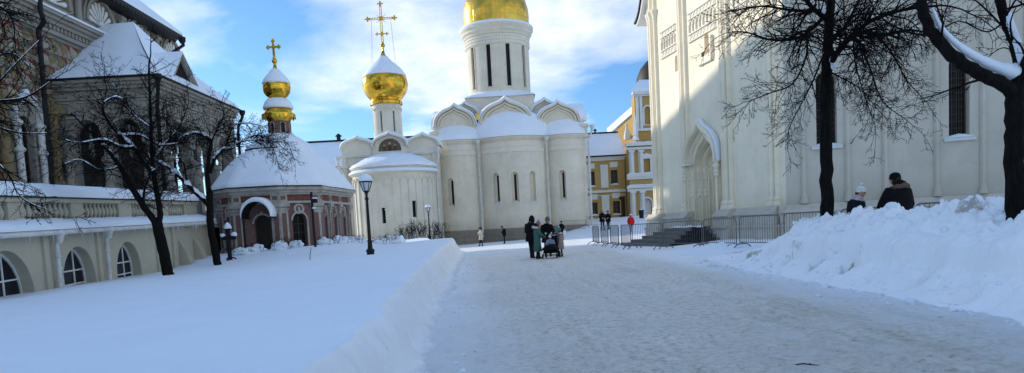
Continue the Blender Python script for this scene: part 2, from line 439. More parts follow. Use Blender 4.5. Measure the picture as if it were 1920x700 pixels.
def window(parent, P, u0, u1, z0, z1, depth, head=True, bars=(1, 2), fmat='frame_white', gmat='glass_dark', fw=.05, sill=None, snow=True, name='window', n=8, k=1.0):
    mb = MB(); lp = arch(u0, u1, z0, z1, n, k) if head else rect(u0, u1, z0, z1)
    pane(mb, P, lp, -depth+.02); mb.cur = 1
    cu, cz = (u0+u1)/2, (z0+z1)/2
    inner = [(cu+(u-cu)*(1-2*fw/(u1-u0)), cz+(z-cz)*(1-2*fw/(z1-z0))) for u, z in lp]
    mb.band(P, inner, lp, -depth+.025, -depth+.08, closed=True)
    nx, ny = bars; r = (u1-u0)/2
    for i in range(1, nx+1):
        u = lerp(u0, u1, i/(nx+1)); zt = z1-.02
        if head: zt = z1-r*k+k*math.sqrt(max(0, r*r-(u-cu)**2))-.02
        mb.fbox(P, u-fw*.35, u+fw*.35, z0, zt, -depth+.025, -depth+.065)
    for i in range(1, ny+1):
        z = lerp(z0, z1-(r*k if head else 0)*.3, i/(ny+1)); mb.fbox(P, u0+.01, u1-.01, z-fw*.3, z+fw*.3, -depth+.028, -depth+.06)
    o = mb.build(name, [gmat, fmat], parent)
    if sill:
        s = MB(); s.fbox(P, u0-sill, u1+sill, z0-.10, z0-.003, -depth+.03, .13); s.build('sill', 'trim_white', o)
        if snow: snow_ledge(P, u0-sill, u1+sill, z0-.002, -depth+.1, .16, .2).build('snow_cap', 'snow', o, smooth=60)
    return o
def snow_ledge(P, u0, u1, z, w0, w1, h, n=None, seed=0):
    """lumpy strip of snow lying on a ledge"""
    mb = MB(); L = u1-u0; n = n or max(4, int(L/.25)); rows = []
    for i in range(n+1):
        u = lerp(u0, u1, i/n); e = min(1, min(i, n-i)/1.5+.15)
        q = h*(.8+.35*nz(u*1.7, z+seed*3.1, 4.2))*e
        rows.append([P(u, z, w0), P(u, z+q*.95, w0), P(u, z+q, lerp(w0, w1, .5)), P(u, z+q*.72, lerp(w0, w1, .87)), P(u, z+q*.2, w1+.02), P(u, z, w1-.01), P(u, z, w0)])
    mb.grid(rows); mb.add(rows[0], [tuple(range(6))]); mb.add(rows[-1], [tuple(range(6))[::-1]])
    return mb
# ------------------------------------------------------------------ sky and sun
SUN = Vector((-35.4, 21.6, 13.6)).normalized()
EL = math.asin(SUN.z); AZ = math.atan2(SUN.x, SUN.y)
w = bpy.data.worlds.new('World'); scene.world = w; w.use_nodes = True
nt = w.node_tree; bg = nt.nodes['Background']
sky = nd(nt, 'ShaderNodeTexSky', sky_type='NISHITA', sun_disc=False)
sky.sun_elevation = EL; sky.sun_rotation = AZ; sky.air_density = 1.0; sky.dust_density = .4; sky.ozone_density = 2.5; sky.altitude = 200
tc = nd(nt, 'ShaderNodeTexCoord').outputs['Generated']
sp = nd(nt, 'ShaderNodeSeparateXYZ'); nt.links.new(tc, sp.inputs[0])
mx = nd(nt, 'ShaderNodeMath', operation='MAXIMUM'); nt.links.new(sp.outputs[2], mx.inputs[0]); mx.inputs[1].default_value = 0
ad = nd(nt, 'ShaderNodeMath', operation='ADD'); nt.links.new(mx.outputs[0], ad.inputs[0]); ad.inputs[1].default_value = .22
cb = nd(nt, 'ShaderNodeCombineXYZ')
for i in (0, 1):
    dv = nd(nt, 'ShaderNodeMath', operation='DIVIDE'); nt.links.new(sp.outputs[i], dv.inputs[0]); nt.links.new(ad.outputs[0], dv.inputs[1]); nt.links.new(dv.outputs[0], cb.inputs[i])
mp = nd(nt, 'ShaderNodeMapping'); mp.inputs['Location'].default_value = (1.35, .62, 0); nt.links.new(cb.outputs[0], mp.inputs[0])
n1 = noise_tex(nt, 1.15, 7, .52, vec=mp.outputs[0])
n1.node.inputs['Distortion'].default_value = .35
n2 = noise_tex(nt, 3.3, 6, .6, vec=mp.outputs[0])
cl = ramp(nt, n1, [(.43, (0, 0, 0)), (.52, (.55,)*3), (.61, (1, 1, 1))])
cl2 = mixc(nt, .35, cl, ramp(nt, n2, [(.35, (0, 0, 0)), (.7, (1, 1, 1))]), 'MULTIPLY')
cs = nd(nt, 'ShaderNodeBsdfDiffuse'); nt.nodes.remove(cs)
CLOUD = mixc(nt, ramp(nt, n2, [(.3, (0, 0, 0)), (.7, (1, 1, 1))]), (6.6, 7.3, 8.1), (9.6, 9.9, 10.1))
hi = nd(nt, 'ShaderNodeMapRange'); nt.links.new(sp.outputs[2], hi.inputs[0]); hi.inputs[1].default_value = .42; hi.inputs[2].default_value = .8; hi.inputs[3].default_value = 1; hi.inputs[4].default_value = .3
cl2 = mixc(nt, 1, cl2, hi.outputs[0], 'MULTIPLY')
blue = mixc(nt, 1, sky.outputs[0], (.74, 1.06, 1.42), 'MULTIPLY')
zn = nd(nt, 'ShaderNodeMapRange', interpolation_type='SMOOTHSTEP'); nt.links.new(sp.outputs[2], zn.inputs[0]); zn.inputs[1].default_value = .3; zn.inputs[2].default_value = .8
blue = mixc(nt, zn.outputs[0], blue, mixc(nt, 1, blue, (1.25, 1.95, 2.9), 'ADD'))
out = mixc(nt, cl2, blue, CLOUD)
nt.links.new(out, bg.inputs[0]); bg.inputs[1].default_value = .1
sl = bpy.data.lights.new('sun', 'SUN'); so = bpy.data.objects.new('sun', sl); C.objects.link(so)
sl.energy = 3.1; sl.angle = R(.6); sl.color = (1, .93, .80)
so.rotation_euler = SUN.to_track_quat('Z', 'Y').to_euler()
so.location = (-40, 25, 60)
vs_ = scene.view_settings
vs_.view_transform = 'Standard'; vs_.look = 'None'; vs_.gamma = 1; vs_.use_curve_mapping = False; vs_.exposure = 0.44

# ------------------------------------------------------------------ ground, path, snow
def gz(x, y):
    x = max(-14, min(24, x))
    return .035*x+.03*max(0, x-7)*(1-sstep(30, 45, y))+1.45*sstep(62, 88, y)*sstep(3, 9, x)
def lawn_z(x, y):
    x = max(-22, x)
    return .58+.01*y+.045*x+.5*sstep(37, 44.5, y)*(1-sstep(55, 62, y))*sstep(-8, -11.5, x)+.14*math.exp(-((y-44)/2.5)**2)*sstep(-8, -4, x)
FOOT = [(0, -.55), (7.5, -.83), (12.8, -1.1), (18.8, -1.39), (29.8, -1.93), (45, -2.65), (47.5, -3.3), (52, -4.8), (69, -7.6), (75, -8)]
CREST = [(0, -1.32), (5, -1.45), (7.5, -1.52), (9.7, -1.68), (15.3, -2.08), (19.6, -2.33), (30, -2.9), (45, -3.65), (47.5, -4.2), (52, -5.6), (69, -8.3), (75, -8.7)]
def foot(y): return interp(FOOT, y)+.10*nz(y, 3.3, 0, .45)+.03*nz(y, 1, 0, 1.1)
def crest(y): return interp(CREST, y)-.09*nz(y, 7, 0, .5)-.15*nz(y, 9, 1, 1.3)-.08*nz(y, 2, 5, 3.1)-.03*nz(y, 2, 5, 7.5)
def rdirv(r): return Vector((r.gauss(0, 1), r.gauss(0, 1), r.gauss(0, 1))).normalized()
def steps(tab):
    r = []
    for (a, b, n) in tab: r += [lerp(a, b, i/n) for i in range(n)]
    return r+[tab[-1][1]]
mb = MB(); xs = steps([(-500, -60, 6), (-60, -20, 10), (-20, 40, 40), (40, 500, 8)]); ys = steps([(-60, 0, 4), (0, 110, 60), (110, 900, 8)])
mb.grid([[(x, y, gz(x, y)-.08) for x in xs] for y in ys])
struct(mb.build('ground', 'snow', smooth=180))
mb = MB(); xs = steps([(-9, -1.6, 20), (-1.6, 6.4, 170), (6.4, 12, 20), (12, 30, 18)]); ys = steps([(.6, 4, 30), (4, 16, 230), (16, 45, 150), (45, 110, 50)])
def path_z(x, y):
    q = .022*fbm(x, y, 2, 1.3, 3)+.012*fbm(x, y, 8, 5, 2)*(1-sstep(12, 25, y))
    fd = x-foot(y); q += max(0, 1-abs(fd-.05)/.55)**2*(.07+.05*fbm(x, y, 3, 2.2, 3))      # loose snow along the bank foot
    q += .03*max(0, 1-abs(fd-.55)/.3)*nz(x*2.5, y*.5, 6, 1.2)
    return gz(x, y)+q
mb.grid([[(x, y, path_z(x, y)) for x in xs] for y in ys])
fp = random.Random(23); W_ = len(xs); import bisect
def dent(cx, cy, an, L, B, dp):
    ca, sa = math.cos(an), math.sin(an)
    for j in range(bisect.bisect(ys, cy-L), bisect.bisect(ys, cy+L)):
        for i in range(bisect.bisect(xs, cx-L), bisect.bisect(xs, cx+L)):
            dx, dy = xs[i]-cx, ys[j]-cy; u = (dx*ca+dy*sa)/B; w_ = (-dx*sa+dy*ca)/L; q = u*u+w_*w_
            mb.v[j*W_+i].z += -dp*math.exp(-(q*2.2)**2)+dp*.35*math.exp(-((q-1.5)*2.2)**2)
for k in range(150):                                  # short trails of boot prints going up and down the path
    x, y, an = fp.uniform(-1.1, 5.6), 4+24*fp.random()**1.4, fp.gauss(0, .25)
    for q in range(fp.randint(2, 6)):
        s_ = 1 if q % 2 else -1; dent(x+s_*.09, y, -an+s_*.12, .17, .068, fp.uniform(.012, .03)); y += .62; x += .62*math.sin(an)
for k in range(420): dent(fp.uniform(-1.3, 6.2), 4+22*fp.random()**1.3, fp.uniform(0, 3), fp.uniform(.05, .16), fp.uniform(.04, .09), fp.uniform(-.016, .022))
struct(mb.build('path', 'packed_snow', smooth=180))
# left lawn: deep untouched snow with a cut, crumbling edge towards the path
mb = MB(); ys = steps([(.8, 9, 90), (9, 24, 90), (24, 48, 80), (48, 75, 40)]); rows = []
for y in ys:
    f, c = foot(y), crest(y); r = []; zt = lawn_z(c, y)+.03*nz(y, 4, 0, .8)+.03*nz(y, 4, 9, 3)
    zf = gz(f, y)-.13
    for i in range(25):
        t = i/24; x = lerp(f+.14, c-.06, t); e = .46*t**.85+.54*sstep(.5, .97, t)
        l = (.085*fbm(x*1.5, y, 5, 1.9, 4)+.035*fbm(x, y*1.6, 2, 6, 2))*math.sin(math.pi*min(1, t*.98+.02))*sstep(0, .3, t)
        r.append((x+l*.7, y, lerp(zf, zt, min(1, e))+l*(1-.7*sstep(.85, 1, t))))
    x0 = c-.06
    for i in range(1, 44):
        x = x0-(44-x0*0)*((i/43)**2.0)
        fl = sstep(0, .5, x0-x); d = .06*nz(x, y, 3, .22)+.02*nz(x, y, 1, .9)-.035*max(0, nz(x, y, 21, 2.2)-.55)*3
        d += .05*max(0, nz(x, y, 11, .6))*sstep(38, 43, y)*2
        r.append((x, y, lerp(zt, lawn_z(x, y), fl)+d*fl))
    rows.append(r)
mb.grid(rows); nr = len(rows[0])-1
for k in range(len(mb.mi)):
    if k % nr < 23: mb.mi[k] = 1                      # grainy cut face, its side light put into a warmer colour
lf_ = struct(mb.build('snow_field', ['snow_smooth', 'snow_cut'], smooth=180, fix=False))
sa_ = lf_.data.attributes.new('soil', 'FLOAT', 'POINT'); sa_.data.foreach_set('value', [max(0, 1-(k % (nr+1))/13) for k in range(len(mb.v))])
# right bank: shovelled snow in front of the church
RIDGE = [(0, 1.36), (9, 1.32), (10, 1.29), (12.5, 1.30), (14.6, 1.31), (16.3, 1.18), (17.2, .82), (18.4, .52), (20, .25), (22, .1), (23, -.06)]
def bank_z(x, y):
    ft = 5.5+.12*nz(y, 2, 0, .6)+.06*nz(y, 2, 3, 2)+.5*sstep(17, 23, y); rd = 7.0+.12*nz(y, 5, 0, .7)
    t = (x-ft)/(rd-ft); h = interp(RIDGE, y)
    t += .06*nz(x, y, 4, 1.3)
    p = interp([(-.25, -.04), (0, .0), (.14, .13), (.28, .26), (.36, .31), (.395, .56), (.50, .64), (.60, .68), (.70, .86), (.84, .94), (1, 1), (1.15, .97), (1.4, .70), (1.8, .2), (2.1, -.05)], t)
    e = sstep(-.05, .3, t)*(1-sstep(1.5, 2, t))
    amp = .4+.6*sstep(.5, .85, t)
    vo = noise.voronoi(Vector((x+.25*nz(x, y, 3, 2.2), y+.25*nz(x, y, 8, 2.2), 0))*2.6)[0]; v2 = noise.voronoi(Vector((x, y, 4))*6.5)[0]
    chunk = .26*(.30-min(.42, max(.16, vo[0])))*sstep(.6, .8, t)+.10*nz(x, y, 41, 2.8)*sstep(.6, .8, t)+.13*(.40-max(.12, v2[0]))*amp*(.3+.7*sstep(.55, .7, t))+.06*(.45-noise.voronoi(Vector((x, y, 9))*12)[0][0])*amp+.10*(.4-vo[0])*(1-sstep(.3, .45, t))
    rdg = 1-abs(nz(x+.3*nz(x, y, 3, 2), y, 21, 2.3))*2.2; rd2 = 1-abs(nz(x, y, 31, 5.2))*2
    l = .12*fbm(x, y, 1, 1.5, 4)*amp-.11*max(0, rdg)*amp+.06*fbm(x, y, 4, .9, 2)-.045*max(0, rd2)*amp+.03*fbm(x, y, 14, 8, 2)*amp+.05*max(0, nz(x, y, 17, 3.4)-.1)+chunk
    l += .05*max(0, nz(x, y, 6, 4.5))*sstep(.7, .95, t)
    # dug holes along the skirt
    hol = max(0, nz(x*1.2, y, 13, 2.3)-.2)*sstep(.02, .12, t)*(1-sstep(.3, .42, t))*-.95
    return gz(x, y)+h*p+(l+hol)*e*min(1, h*1.2+.15)
mb = MB(); ys = steps([(1, 7, 40), (7, 16, 220), (16, 23.5, 110)])
xs = steps([(5.0, 7.7, 110), (7.7, 10.2, 26)])
mb.grid([[(x, y, bank_z(x, y)) for x in xs] for y in ys])
SV = []
for v in mb.v:                                        # grit: in the kicked holes near the toe and scattered over the thrown-up top
    h = v.z-gz(v.x, v.y); top = max(.2, interp(RIDGE, v.y))
    a = sstep(.25, .6, nz(v.x*1.2, v.y, 13, 2.3))*(1-sstep(.2, .3, h))*sstep(.02, .06, h)
    a = max(a, .46*sstep(.30, .36, h/top)*(1-sstep(.5, .6, h/top))*sstep(.0, .4, nz(v.y*.7, 4, 2, 1)))
    SV.append(max(a, .56*sstep(.78, .9, h/top)*sstep(.15, .5, nz(v.x, v.y, 33, .9))))
bk = struct(mb.build('snow_bank', 'snow_rough', smooth=180, fix=False))
at_ = bk.data.attributes.new('grit', 'FLOAT', 'POINT'); at_.data.foreach_set('value', SV)
# crumbs that rolled off both banks on to the path
mb = MB(); cr_ = random.Random(17)
for k in range(230):
    if k % 2:
        y = 2.5+30*cr_.random()**1.5; x = foot(y)+.05+abs(cr_.gauss(0, .22)); s = cr_.uniform(.008, .026)*(1+1.2*cr_.random()**6)
    else:
        y = cr_.uniform(5, 21); x = 5.45+.5*sstep(17, 23, y)-abs(cr_.gauss(0, .28)); s = cr_.uniform(.008, .036)*(1+1.5*cr_.random()**6)
    mb.ball((x, y, path_z(x, y)+s*.2), s*cr_.uniform(.8, 1.6), s*cr_.uniform(.8, 1.5), s*.7, 8, 6, .9)
struct(mb.build('snow_crumbs', 'snow', smooth=180), 'stuff')
# broken clods thrown up by the shovels, lying on the bank
mb = MB(); cr_ = random.Random(5)
for k in range(170):
    y = cr_.uniform(7.5, 17.5); t_ = cr_.choice((cr_.uniform(.62, 1.02), cr_.uniform(.62, 1.02), cr_.uniform(.02, .3)))
    x = lerp(5.5, 7.0, t_); s = cr_.uniform(.022, .06)*(1+.7*cr_.random()**4)*(1 if t_ > .5 else .8); c = Vector((x, y, bank_z(x, y)+s*.02))
    q = MB(); bmx = [cr_.uniform(.6, 1.3) for _ in range(3)]; q.ball((0, 0, 0), s*bmx[0], s*bmx[1], s*.8*bmx[2], 9, 6); rm = Matrix.Rotation(cr_.uniform(0, 6), 3, rdirv(cr_))
    for i, v in enumerate(q.v): q.v[i] = c+rm @ (v*(1+.35*noise.noise(v*9+Vector((k*3.1, 0, 0)))))
    mb.add(q.v, q.f)
struct(mb.build('snow_clods', 'snow', smooth=60), 'stuff')
# shovelled heap by the barriers and low drift along the church steps
mb = MB(); g = []
for j in range(40):
    r = []
    for i in range(60):
        x = lerp(5.6, 9.4, i/59); y = lerp(22.3, 29, j/39); e = math.sin(math.pi*i/59)*math.sin(math.pi*j/39)
        r.append((x, y, gz(x, y)-.03+e*(.10+.22*max(0, fbm(x, y, 3, .8, 3)+.1)+.08*fbm(x, y, 5, 3, 2))))
    g.append(r)
mb.grid(g); struct(mb.build('snow_drift', 'snow', smooth=180, fix=False))
# ------------------------------------------------------------------ white cathedral wall on the right
ru = Vector((.205, -1, 0)).normalized(); rzr = math.atan2(ru.y, ru.x)
ch = thing('white_church', 'tall cream church with clustered wall columns and pointed portal behind the barriers', 'church', (8.3, 40.37, 0), rzr)
WF = flat((8.3, 40.37, 0), ru)
TOP = 26
portal_loop = [(4.95, .9), (7.25, .9), (7.25, 3.75)]+ogee(4.95, 7.25, 3.75, 5.35)[1:-1]+[(4.95, 3.75)]
# wall with all its openings
slits = [(3.2, 3.6, 8.95, 9.75), (6.45, 6.88, 9.05, 10.0)]
NE = 12.75                                          # length of the north wall; round its corner stand the apses that face us
CE = WF(NE, 0, 0); EU = Vector((1, -.27, 0)).normalized(); EF = flat(CE, EU)
def eu(px, py=300):
    d = CAMR @ Vector(((px-PX)/F, -(py-PY)/F, -1)); d = d/d.y; return ((d.x*CE.y-CE.x)/(EU.x-d.x*EU.y))
bigw = [(eu(1530, 210), eu(1569, 210), 3.92, 6.75), (eu(1779, 200), eu(1818, 200), 3.86, 6.85)]
mb = MB()
niche = (6.15, 6.42, 9.0, 9.2)
holed(mb, WF, rect(0, NE, 0, TOP), [portal_loop]+[arch(a, b, c, d, 6) for a, b, c, d in slits], .55)
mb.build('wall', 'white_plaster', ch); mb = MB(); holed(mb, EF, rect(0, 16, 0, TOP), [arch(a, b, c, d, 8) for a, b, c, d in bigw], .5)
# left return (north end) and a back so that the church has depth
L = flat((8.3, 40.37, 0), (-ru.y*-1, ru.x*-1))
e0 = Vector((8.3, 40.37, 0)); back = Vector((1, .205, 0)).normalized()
mb.build('wall', 'apse_plaster_shaded', ch); mb = MB()
for (p, q) in ((e0, e0+back*16), (e0+back*16, EF(16, 0, 0))):
    mb.add([p, q, q+Vector((0, 0, TOP)), p+Vector((0, 0, TOP))], [(0, 1, 2, 3)])
mb.build('wall', 'white_plaster', ch)
mb = MB(); pl4 = [e0, e0+back*16, EF(16, 0, 0), CE]; mb.add([p+Vector((0, 0, TOP+h_)) for h_ in (0, .4) for p in pl4], [(0, 1, 2, 3), (4, 5, 6, 7)]+[(i, (i+1) % 4, 4+(i+1) % 4, 4+i) for i in range(4)]); mb.build('roof', 'roof_iron', ch)
for i, (a, b, c, d) in enumerate(slits):
    o = MB(); pane(o, WF, arch(a, b, c, d, 6), -.5); o.build('slit_window', 'niche_dark', ch)
for a, b, c, d in bigw:
    o = window(ch, EF, a, b, c, d, .5, bars=(2, 0), fmat='frame_brown', fw=.045, sill=.18)
    g = MB()
    for k in range(10): 
        z = c+.12+k*.26; g.tube([EF(a+.03, z, -.3), EF(b-.03, z, -.3)], .011, 4)
    for k in range(3):
        u = lerp(a, b, (k+1)/4); g.tube([EF(u, c, -.3), EF(u, d-.15, -.3)], .011, 4)
    g.build('grille', 'frame_brown', o)
# clustered half columns
def cluster(uc, n, r, gap, z0, z1, cap=None, base=True, WF=WF):
    mb = MB()
    mb.fbox(WF, uc-(n-1)/2*gap-r*1.25, uc+(n-1)/2*gap+r*1.25, z0, z1, -.02, .045)
    for k in range(n):
        u = uc+(k-(n-1)/2)*gap; out = .11 if (n == 3 and k == 1) else .05
        pts = [WF(u, z0, out-.02), WF(u, z1, out-.02)]
        mb.tube(pts, r, 12)
        if base:
            mb.lathe(*WF(u, 0, out-.02).xy, [(r*1.9, z0), (r*1.9, z0+.12), (r*1.5, z0+.2), (r*1.7, z0+.28), (r, z0+.42)], 12)
        if cap:
            for zc in cap:
                mb.lathe(*WF(u, 0, out-.02).xy, [(r, zc-.5), (r*1.25, zc-.42), (r*1.05, zc-.34), (r*1.7, zc-.06), (r*1.9, zc), (r*1.9, zc+.1), (r, zc+.12)], 12)
    return mb.build('wall_column', 'white_plaster' if n > 1 else 'apse_plaster_shaded', ch, smooth=40)
cluster(.62, 3, .125, .40, 1.75, 20, cap=[12.6]); cluster(4.2, 3, .12, .33, 1.75, 20, cap=[12.9]); cluster(8.35, 3, .12, .33, 1.75, 20, cap=[13.2])
cluster(11.95, 3, .11, .3, 1.75, 20)
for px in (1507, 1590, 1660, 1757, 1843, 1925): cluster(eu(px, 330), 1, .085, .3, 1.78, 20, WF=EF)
# plinth: stepped stone base that breaks forward under the columns
mb = MB(); z0 = -.6
def plinth_piece(a, b, out, WF=WF):
    mb.fbox(WF, a, b, z0, .92, -.02, .30+out); mb.fbox(WF, a, b, .92, 1.02, -.02, .36+out); mb.fbox(WF, a, b, 1.02, 1.45, -.02, .24+out, taper=.03)
    mb.fbox(WF, a, b, 1.45, 1.58, -.02, .30+out, taper=.05); mb.fbox(WF, a, b, 1.58, 1.76, -.02, .17+out, taper=.1)
br = [(0, 1.5), (3.5, 4.8), (7.65, 9.05), (11.3, 12.6)]
last = -.25
for a, b in br:
    if a > last:
        if a == 7.65: plinth_piece(last, 4.88, 0); 
        elif a > .1: plinth_piece(last, a, 0)
    plinth_piece(a-.25 if a < .1 else a, b, .24); last = b
plinth_piece(last, NE+.3, 0); plinth_piece(-.28, 16, 0, EF)
mb.build('plinth', 'plinth_pale', ch)
# carved belts: two lace bands with a row of little keel arches between
mb = MB(); nb = MB()
def belt(u0, u1):
    for za, zb in ((9.95, 10.36), (11.0, 11.35)):
        nb = MB(); nbs.append(nb)
        mb.fbox(WF, u0, u1, za, za+.06, 0, .09); mb.fbox(WF, u0, u1, zb-.06, zb, 0, .09); mb.fbox(WF, u0, u1, za+.06, zb-.06, 0, .03)
        n = int((u1-u0)/.32)
        for i in range(n):
            u = lerp(u0, u1, (i+.5)/n); zc = (za+zb)/2; q = .13
            nb.prism(WF, [(u-q, zc), (u, zc-q), (u+q, zc), (u, zc+q)], .01, .05)
            if i < n-1: nb.prism(WF, [(u-q*.4+.16, zc+.07), (u+.16, zc-.0), (u+q*.4+.16, zc+.07), (u+.16, zc+.13)], .01, .055)
    n = max(4, int((u1-u0)/.36))
    for i in range(n+1):
        u = lerp(u0+.1, u1-.1, i/n)
        mb.tube([WF(u, 10.42, .03), WF(u, 10.78, .03)], .05, 8); mb.fbox(WF, u-.08, u+.08, 10.74, 10.82, 0, .07)
        if i < n:
            a = ogee(u+.02, u+(u1-u0-.2)/n-.02, 10.8, 11.0); mb.band(WF, shrink(a, u+(u1-u0-.2)/n/2, 10.8, .72), a, 0, .06)
for a, b in ((1.62, 3.42), (4.92, 7.62), (9.12, 11.4)):
    mb = MB(); nbs = []; belt(a, b); o = mb.build('belt_moulding', 'carved_band', ch); [q_.build('carving', 'carved_band', o) for q_ in nbs]
# bracket-shaped string moulding round the second slit window
mb = MB(); mb.fbox(WF, 5.9, 7.25, 8.62, 8.74, 0, .14); mb.fbox(WF, 7.17, 7.29, 8.74, 9.75, 0, .14); mb.build('bracket_moulding', 'white_plaster', ch)
mb = MB(); mb.fbox(WF, *niche, -.01, .012); mb.build('niche', 'niche_dark', ch)
# keel gables with deep eaves high on the wall (only the first one reaches down into view on the left)
for (a, b, z) in ((.2, 3.6, 13.1), (4.6, 8.0, 13.3), (8.6, 11.6, 13.5)):
    mb = MB(); c = (a+b)/2; o1 = ogee(a-.1, b+.1, z, z+3.6); mb.band(WF, shrink(o1, c, z, .86), o1, 0, .12); mb.band(WF, shrink(o1, c, z, .70), shrink(o1, c, z, .78), 0, .1)
    mb.build('gable_moulding', 'white_plaster', ch, smooth=30)
EV = flat((8.3, 40.37, 0), ru)
mb = MB(); pr = [(-.95, 12.5), (-.75, 12.58), (-.5, 12.75), (-.25, 13.02), (0, 13.45), (.25, 14.0), (.45, 14.9)]
mb.band(WF, pr, [(u-.06, z+.10) for u, z in pr], -3, .45); mb.build('eave', 'roof_iron', ch)
mb = MB(); p2 = [(u+.05, z-.05) for u, z in pr[:]]; mb.band(WF, [(u+.11, z-.09) for u, z in p2], p2, -3, .38); mb.build('soffit', 'trim_white', ch)
# small security camera beside the portal
mb = MB(); mb.tube([WF(8.9, 6.2, .05), WF(8.9, 6.2, .3)], .035, 8); mb.fbox(WF, 8.84, 8.98, 6.14, 6.28, .22, .42); mb.ball(WF(8.9, 6.13, .32), .07); mb.build('security_camera', 'white_metal', ch, smooth=40)
# portal: five receding orders of colonnettes and keel arches
jm = MB(); ar = MB(); uc = 6.1
cps = []
for k in range(5):
    hw = 1.62-k*.21; wd = .26-k*.27
    for s in (-1, 1):
        u = uc+s*hw; cp = MB(); cps.append(cp)
        jm.tube([WF(u, 1.0, wd), WF(u, 3.9, wd)], .07, 12)
        jm.lathe(*WF(u, 0, wd).xy, [(.15, 1.0), (.15, 1.16), (.11, 1.22), (.13, 1.28), (.085, 1.38)], 12)
        cp.lathe(*WF(u, 0, wd).xy, [(.085, 3.28), (.13, 3.34), (.10, 3.42), (.145, 3.52), (.10, 3.6), (.16, 3.74), (.16, 3.84), (.11, 3.9), (.17, 4.0), (.085, 4.03)], 12)
        if k in (1, 2, 3): cp.lathe(*WF(u, 0, wd).xy, [(.085, 2.42), (.14, 2.5), (.15, 2.58), (.11, 2.66), (.14, 2.74), (.085, 2.82)], 12)
        jm.fbox(WF, min(u, u-s*.23)+.0, max(u, u-s*.23), 1.0, 4.0, wd-.26, wd-.05)
    o1 = ogee(uc-hw-.09, uc+hw+.09, 4.0, 6.15-k*.33); 
    ar.band(WF, shrink(o1, uc, 4.0, (hw-.11)/(hw+.12)), o1, wd-.22, wd+.10-(.02 if k else 0))
    o2 = ogee(uc-hw-.04, uc+hw+.04, 4.0, 6.0-k*.33)
    for a, b in zip(o2, o2[1:]): ar.tube([WF(a[0], a[1], wd+.1), WF(b[0], b[1], wd+.1)], .055, 6)
jm.build('portal_jamb', 'white_plaster', ch, smooth=40); ar.build('portal_arch', 'white_plaster', ch, smooth=40); [q_.build('portal_capital', 'white_plaster', ch, smooth=40) for q_ in cps]
mb = MB(); lp = rect(uc-.75, uc+.75, 1.0, 4.0)[:3]+ogee(uc-.75, uc+.75, 4.0, 5.0)[1:]; pane(mb, WF, lp, -1.55)
for u_ in (4.96, 7.24): mb.add([WF(u_, .9, -.5), WF(u_, 4.0, -.5), WF(u_, 4.0, -1.56), WF(u_, .9, -1.56)], [(0, 1, 2, 3)])
og_ = ogee(4.95, 7.25, 3.75, 5.35); mb.add([WF(u_, z_, w_) for u_, z_ in og_ for w_ in (-.5, -1.56)], [(2*i, 2*i+1, 2*i+3, 2*i+2) for i in range(len(og_)-1)]); 
mb.build('portal_recess', 'plinth_stone', ch)
d = MB(); d.fbox(WF, uc-.7, uc+.7, 1.02, 3.7, -1.54, -1.46)
for s in (-1, 1):
    for z in (1.2, 2.5): d.fbox(WF, uc+s*.35-.26, uc+s*.35+.26, z, z+1.05, -1.46, -1.43)
dd = d.build('door', 'frame_brown', ch)
h = MB(); h.tube([WF(uc+.06, 2.2, -1.4), WF(uc+.06, 2.55, -1.4)], .025, 6); h.build('handle', 'iron_black', dd)
# snow lying on the right shoulder of the keel and on the capitals
o1 = ogee(uc-1.74, uc+1.74, 4.0, 6.15); sn = MB(); rows = []
for i, (u, z) in enumerate(o1[:11]):
    n = Vector((o1[min(i+1, 10)][1]-o1[max(i-1, 0)][1], -(o1[min(i+1, 10)][0]-o1[max(i-1, 0)][0]))).normalized()
    t = .055*math.sin(math.pi*min(1, (i+.6)/10.2))*(1+.4*nz(i*.7, 3))+.01
    rows.append([WF(u, z, .02), WF(u+n.x*t, z+n.y*t, .02), WF(u+n.x*t, z+n.y*t, .25), WF(u+n.x*t*.3, z+n.y*t*.3, .34), WF(u, z, .33)])
sn.grid(rows); sn.build('portal_snow', 'snow', ch, smooth=180)
snow_ledge(WF, 4.33, 5.0, 4.03, .0, .45, .12).build('capital_snow', 'snow', ch, smooth=180)
# stone stair pyramid in front of the portal
st = thing('stone_stairs', 'grey stone steps leading up to the pointed church portal, behind the barriers', 'stairs', tuple(WF(6.1, .2, 1)), rzr)
mb = MB()
for k in range(6):
    zt = 1.0-k*.165; e = k*.42
    mb.fbox(WF, 4.5-e, 7.45+e*.75, -.5, zt, .3, 1.5+e)
s0 = mb.build('steps', 'step_stone', st)
mb = MB()
for k in range(6):
    zt = 1.0-k*.165; e = k*.42
    mb.fbox(WF, 7.45+e*.75-.30, 7.45+e*.75+.03, zt-.12, zt+.03, .75, 1.45+e)
mb.build('black_tread', 'iron_black', st)
mb = MB()
for k in range(9):
    u = 4.4+k*.36; mb.add(*(lambda q: (q.v, q.f))(snow_ledge(WF, u, u+.3, 1.0, .9, 1.2, .05+.04*(k % 3), seed=k)))
mb.build('step_snow', 'snow', st, smooth=60)
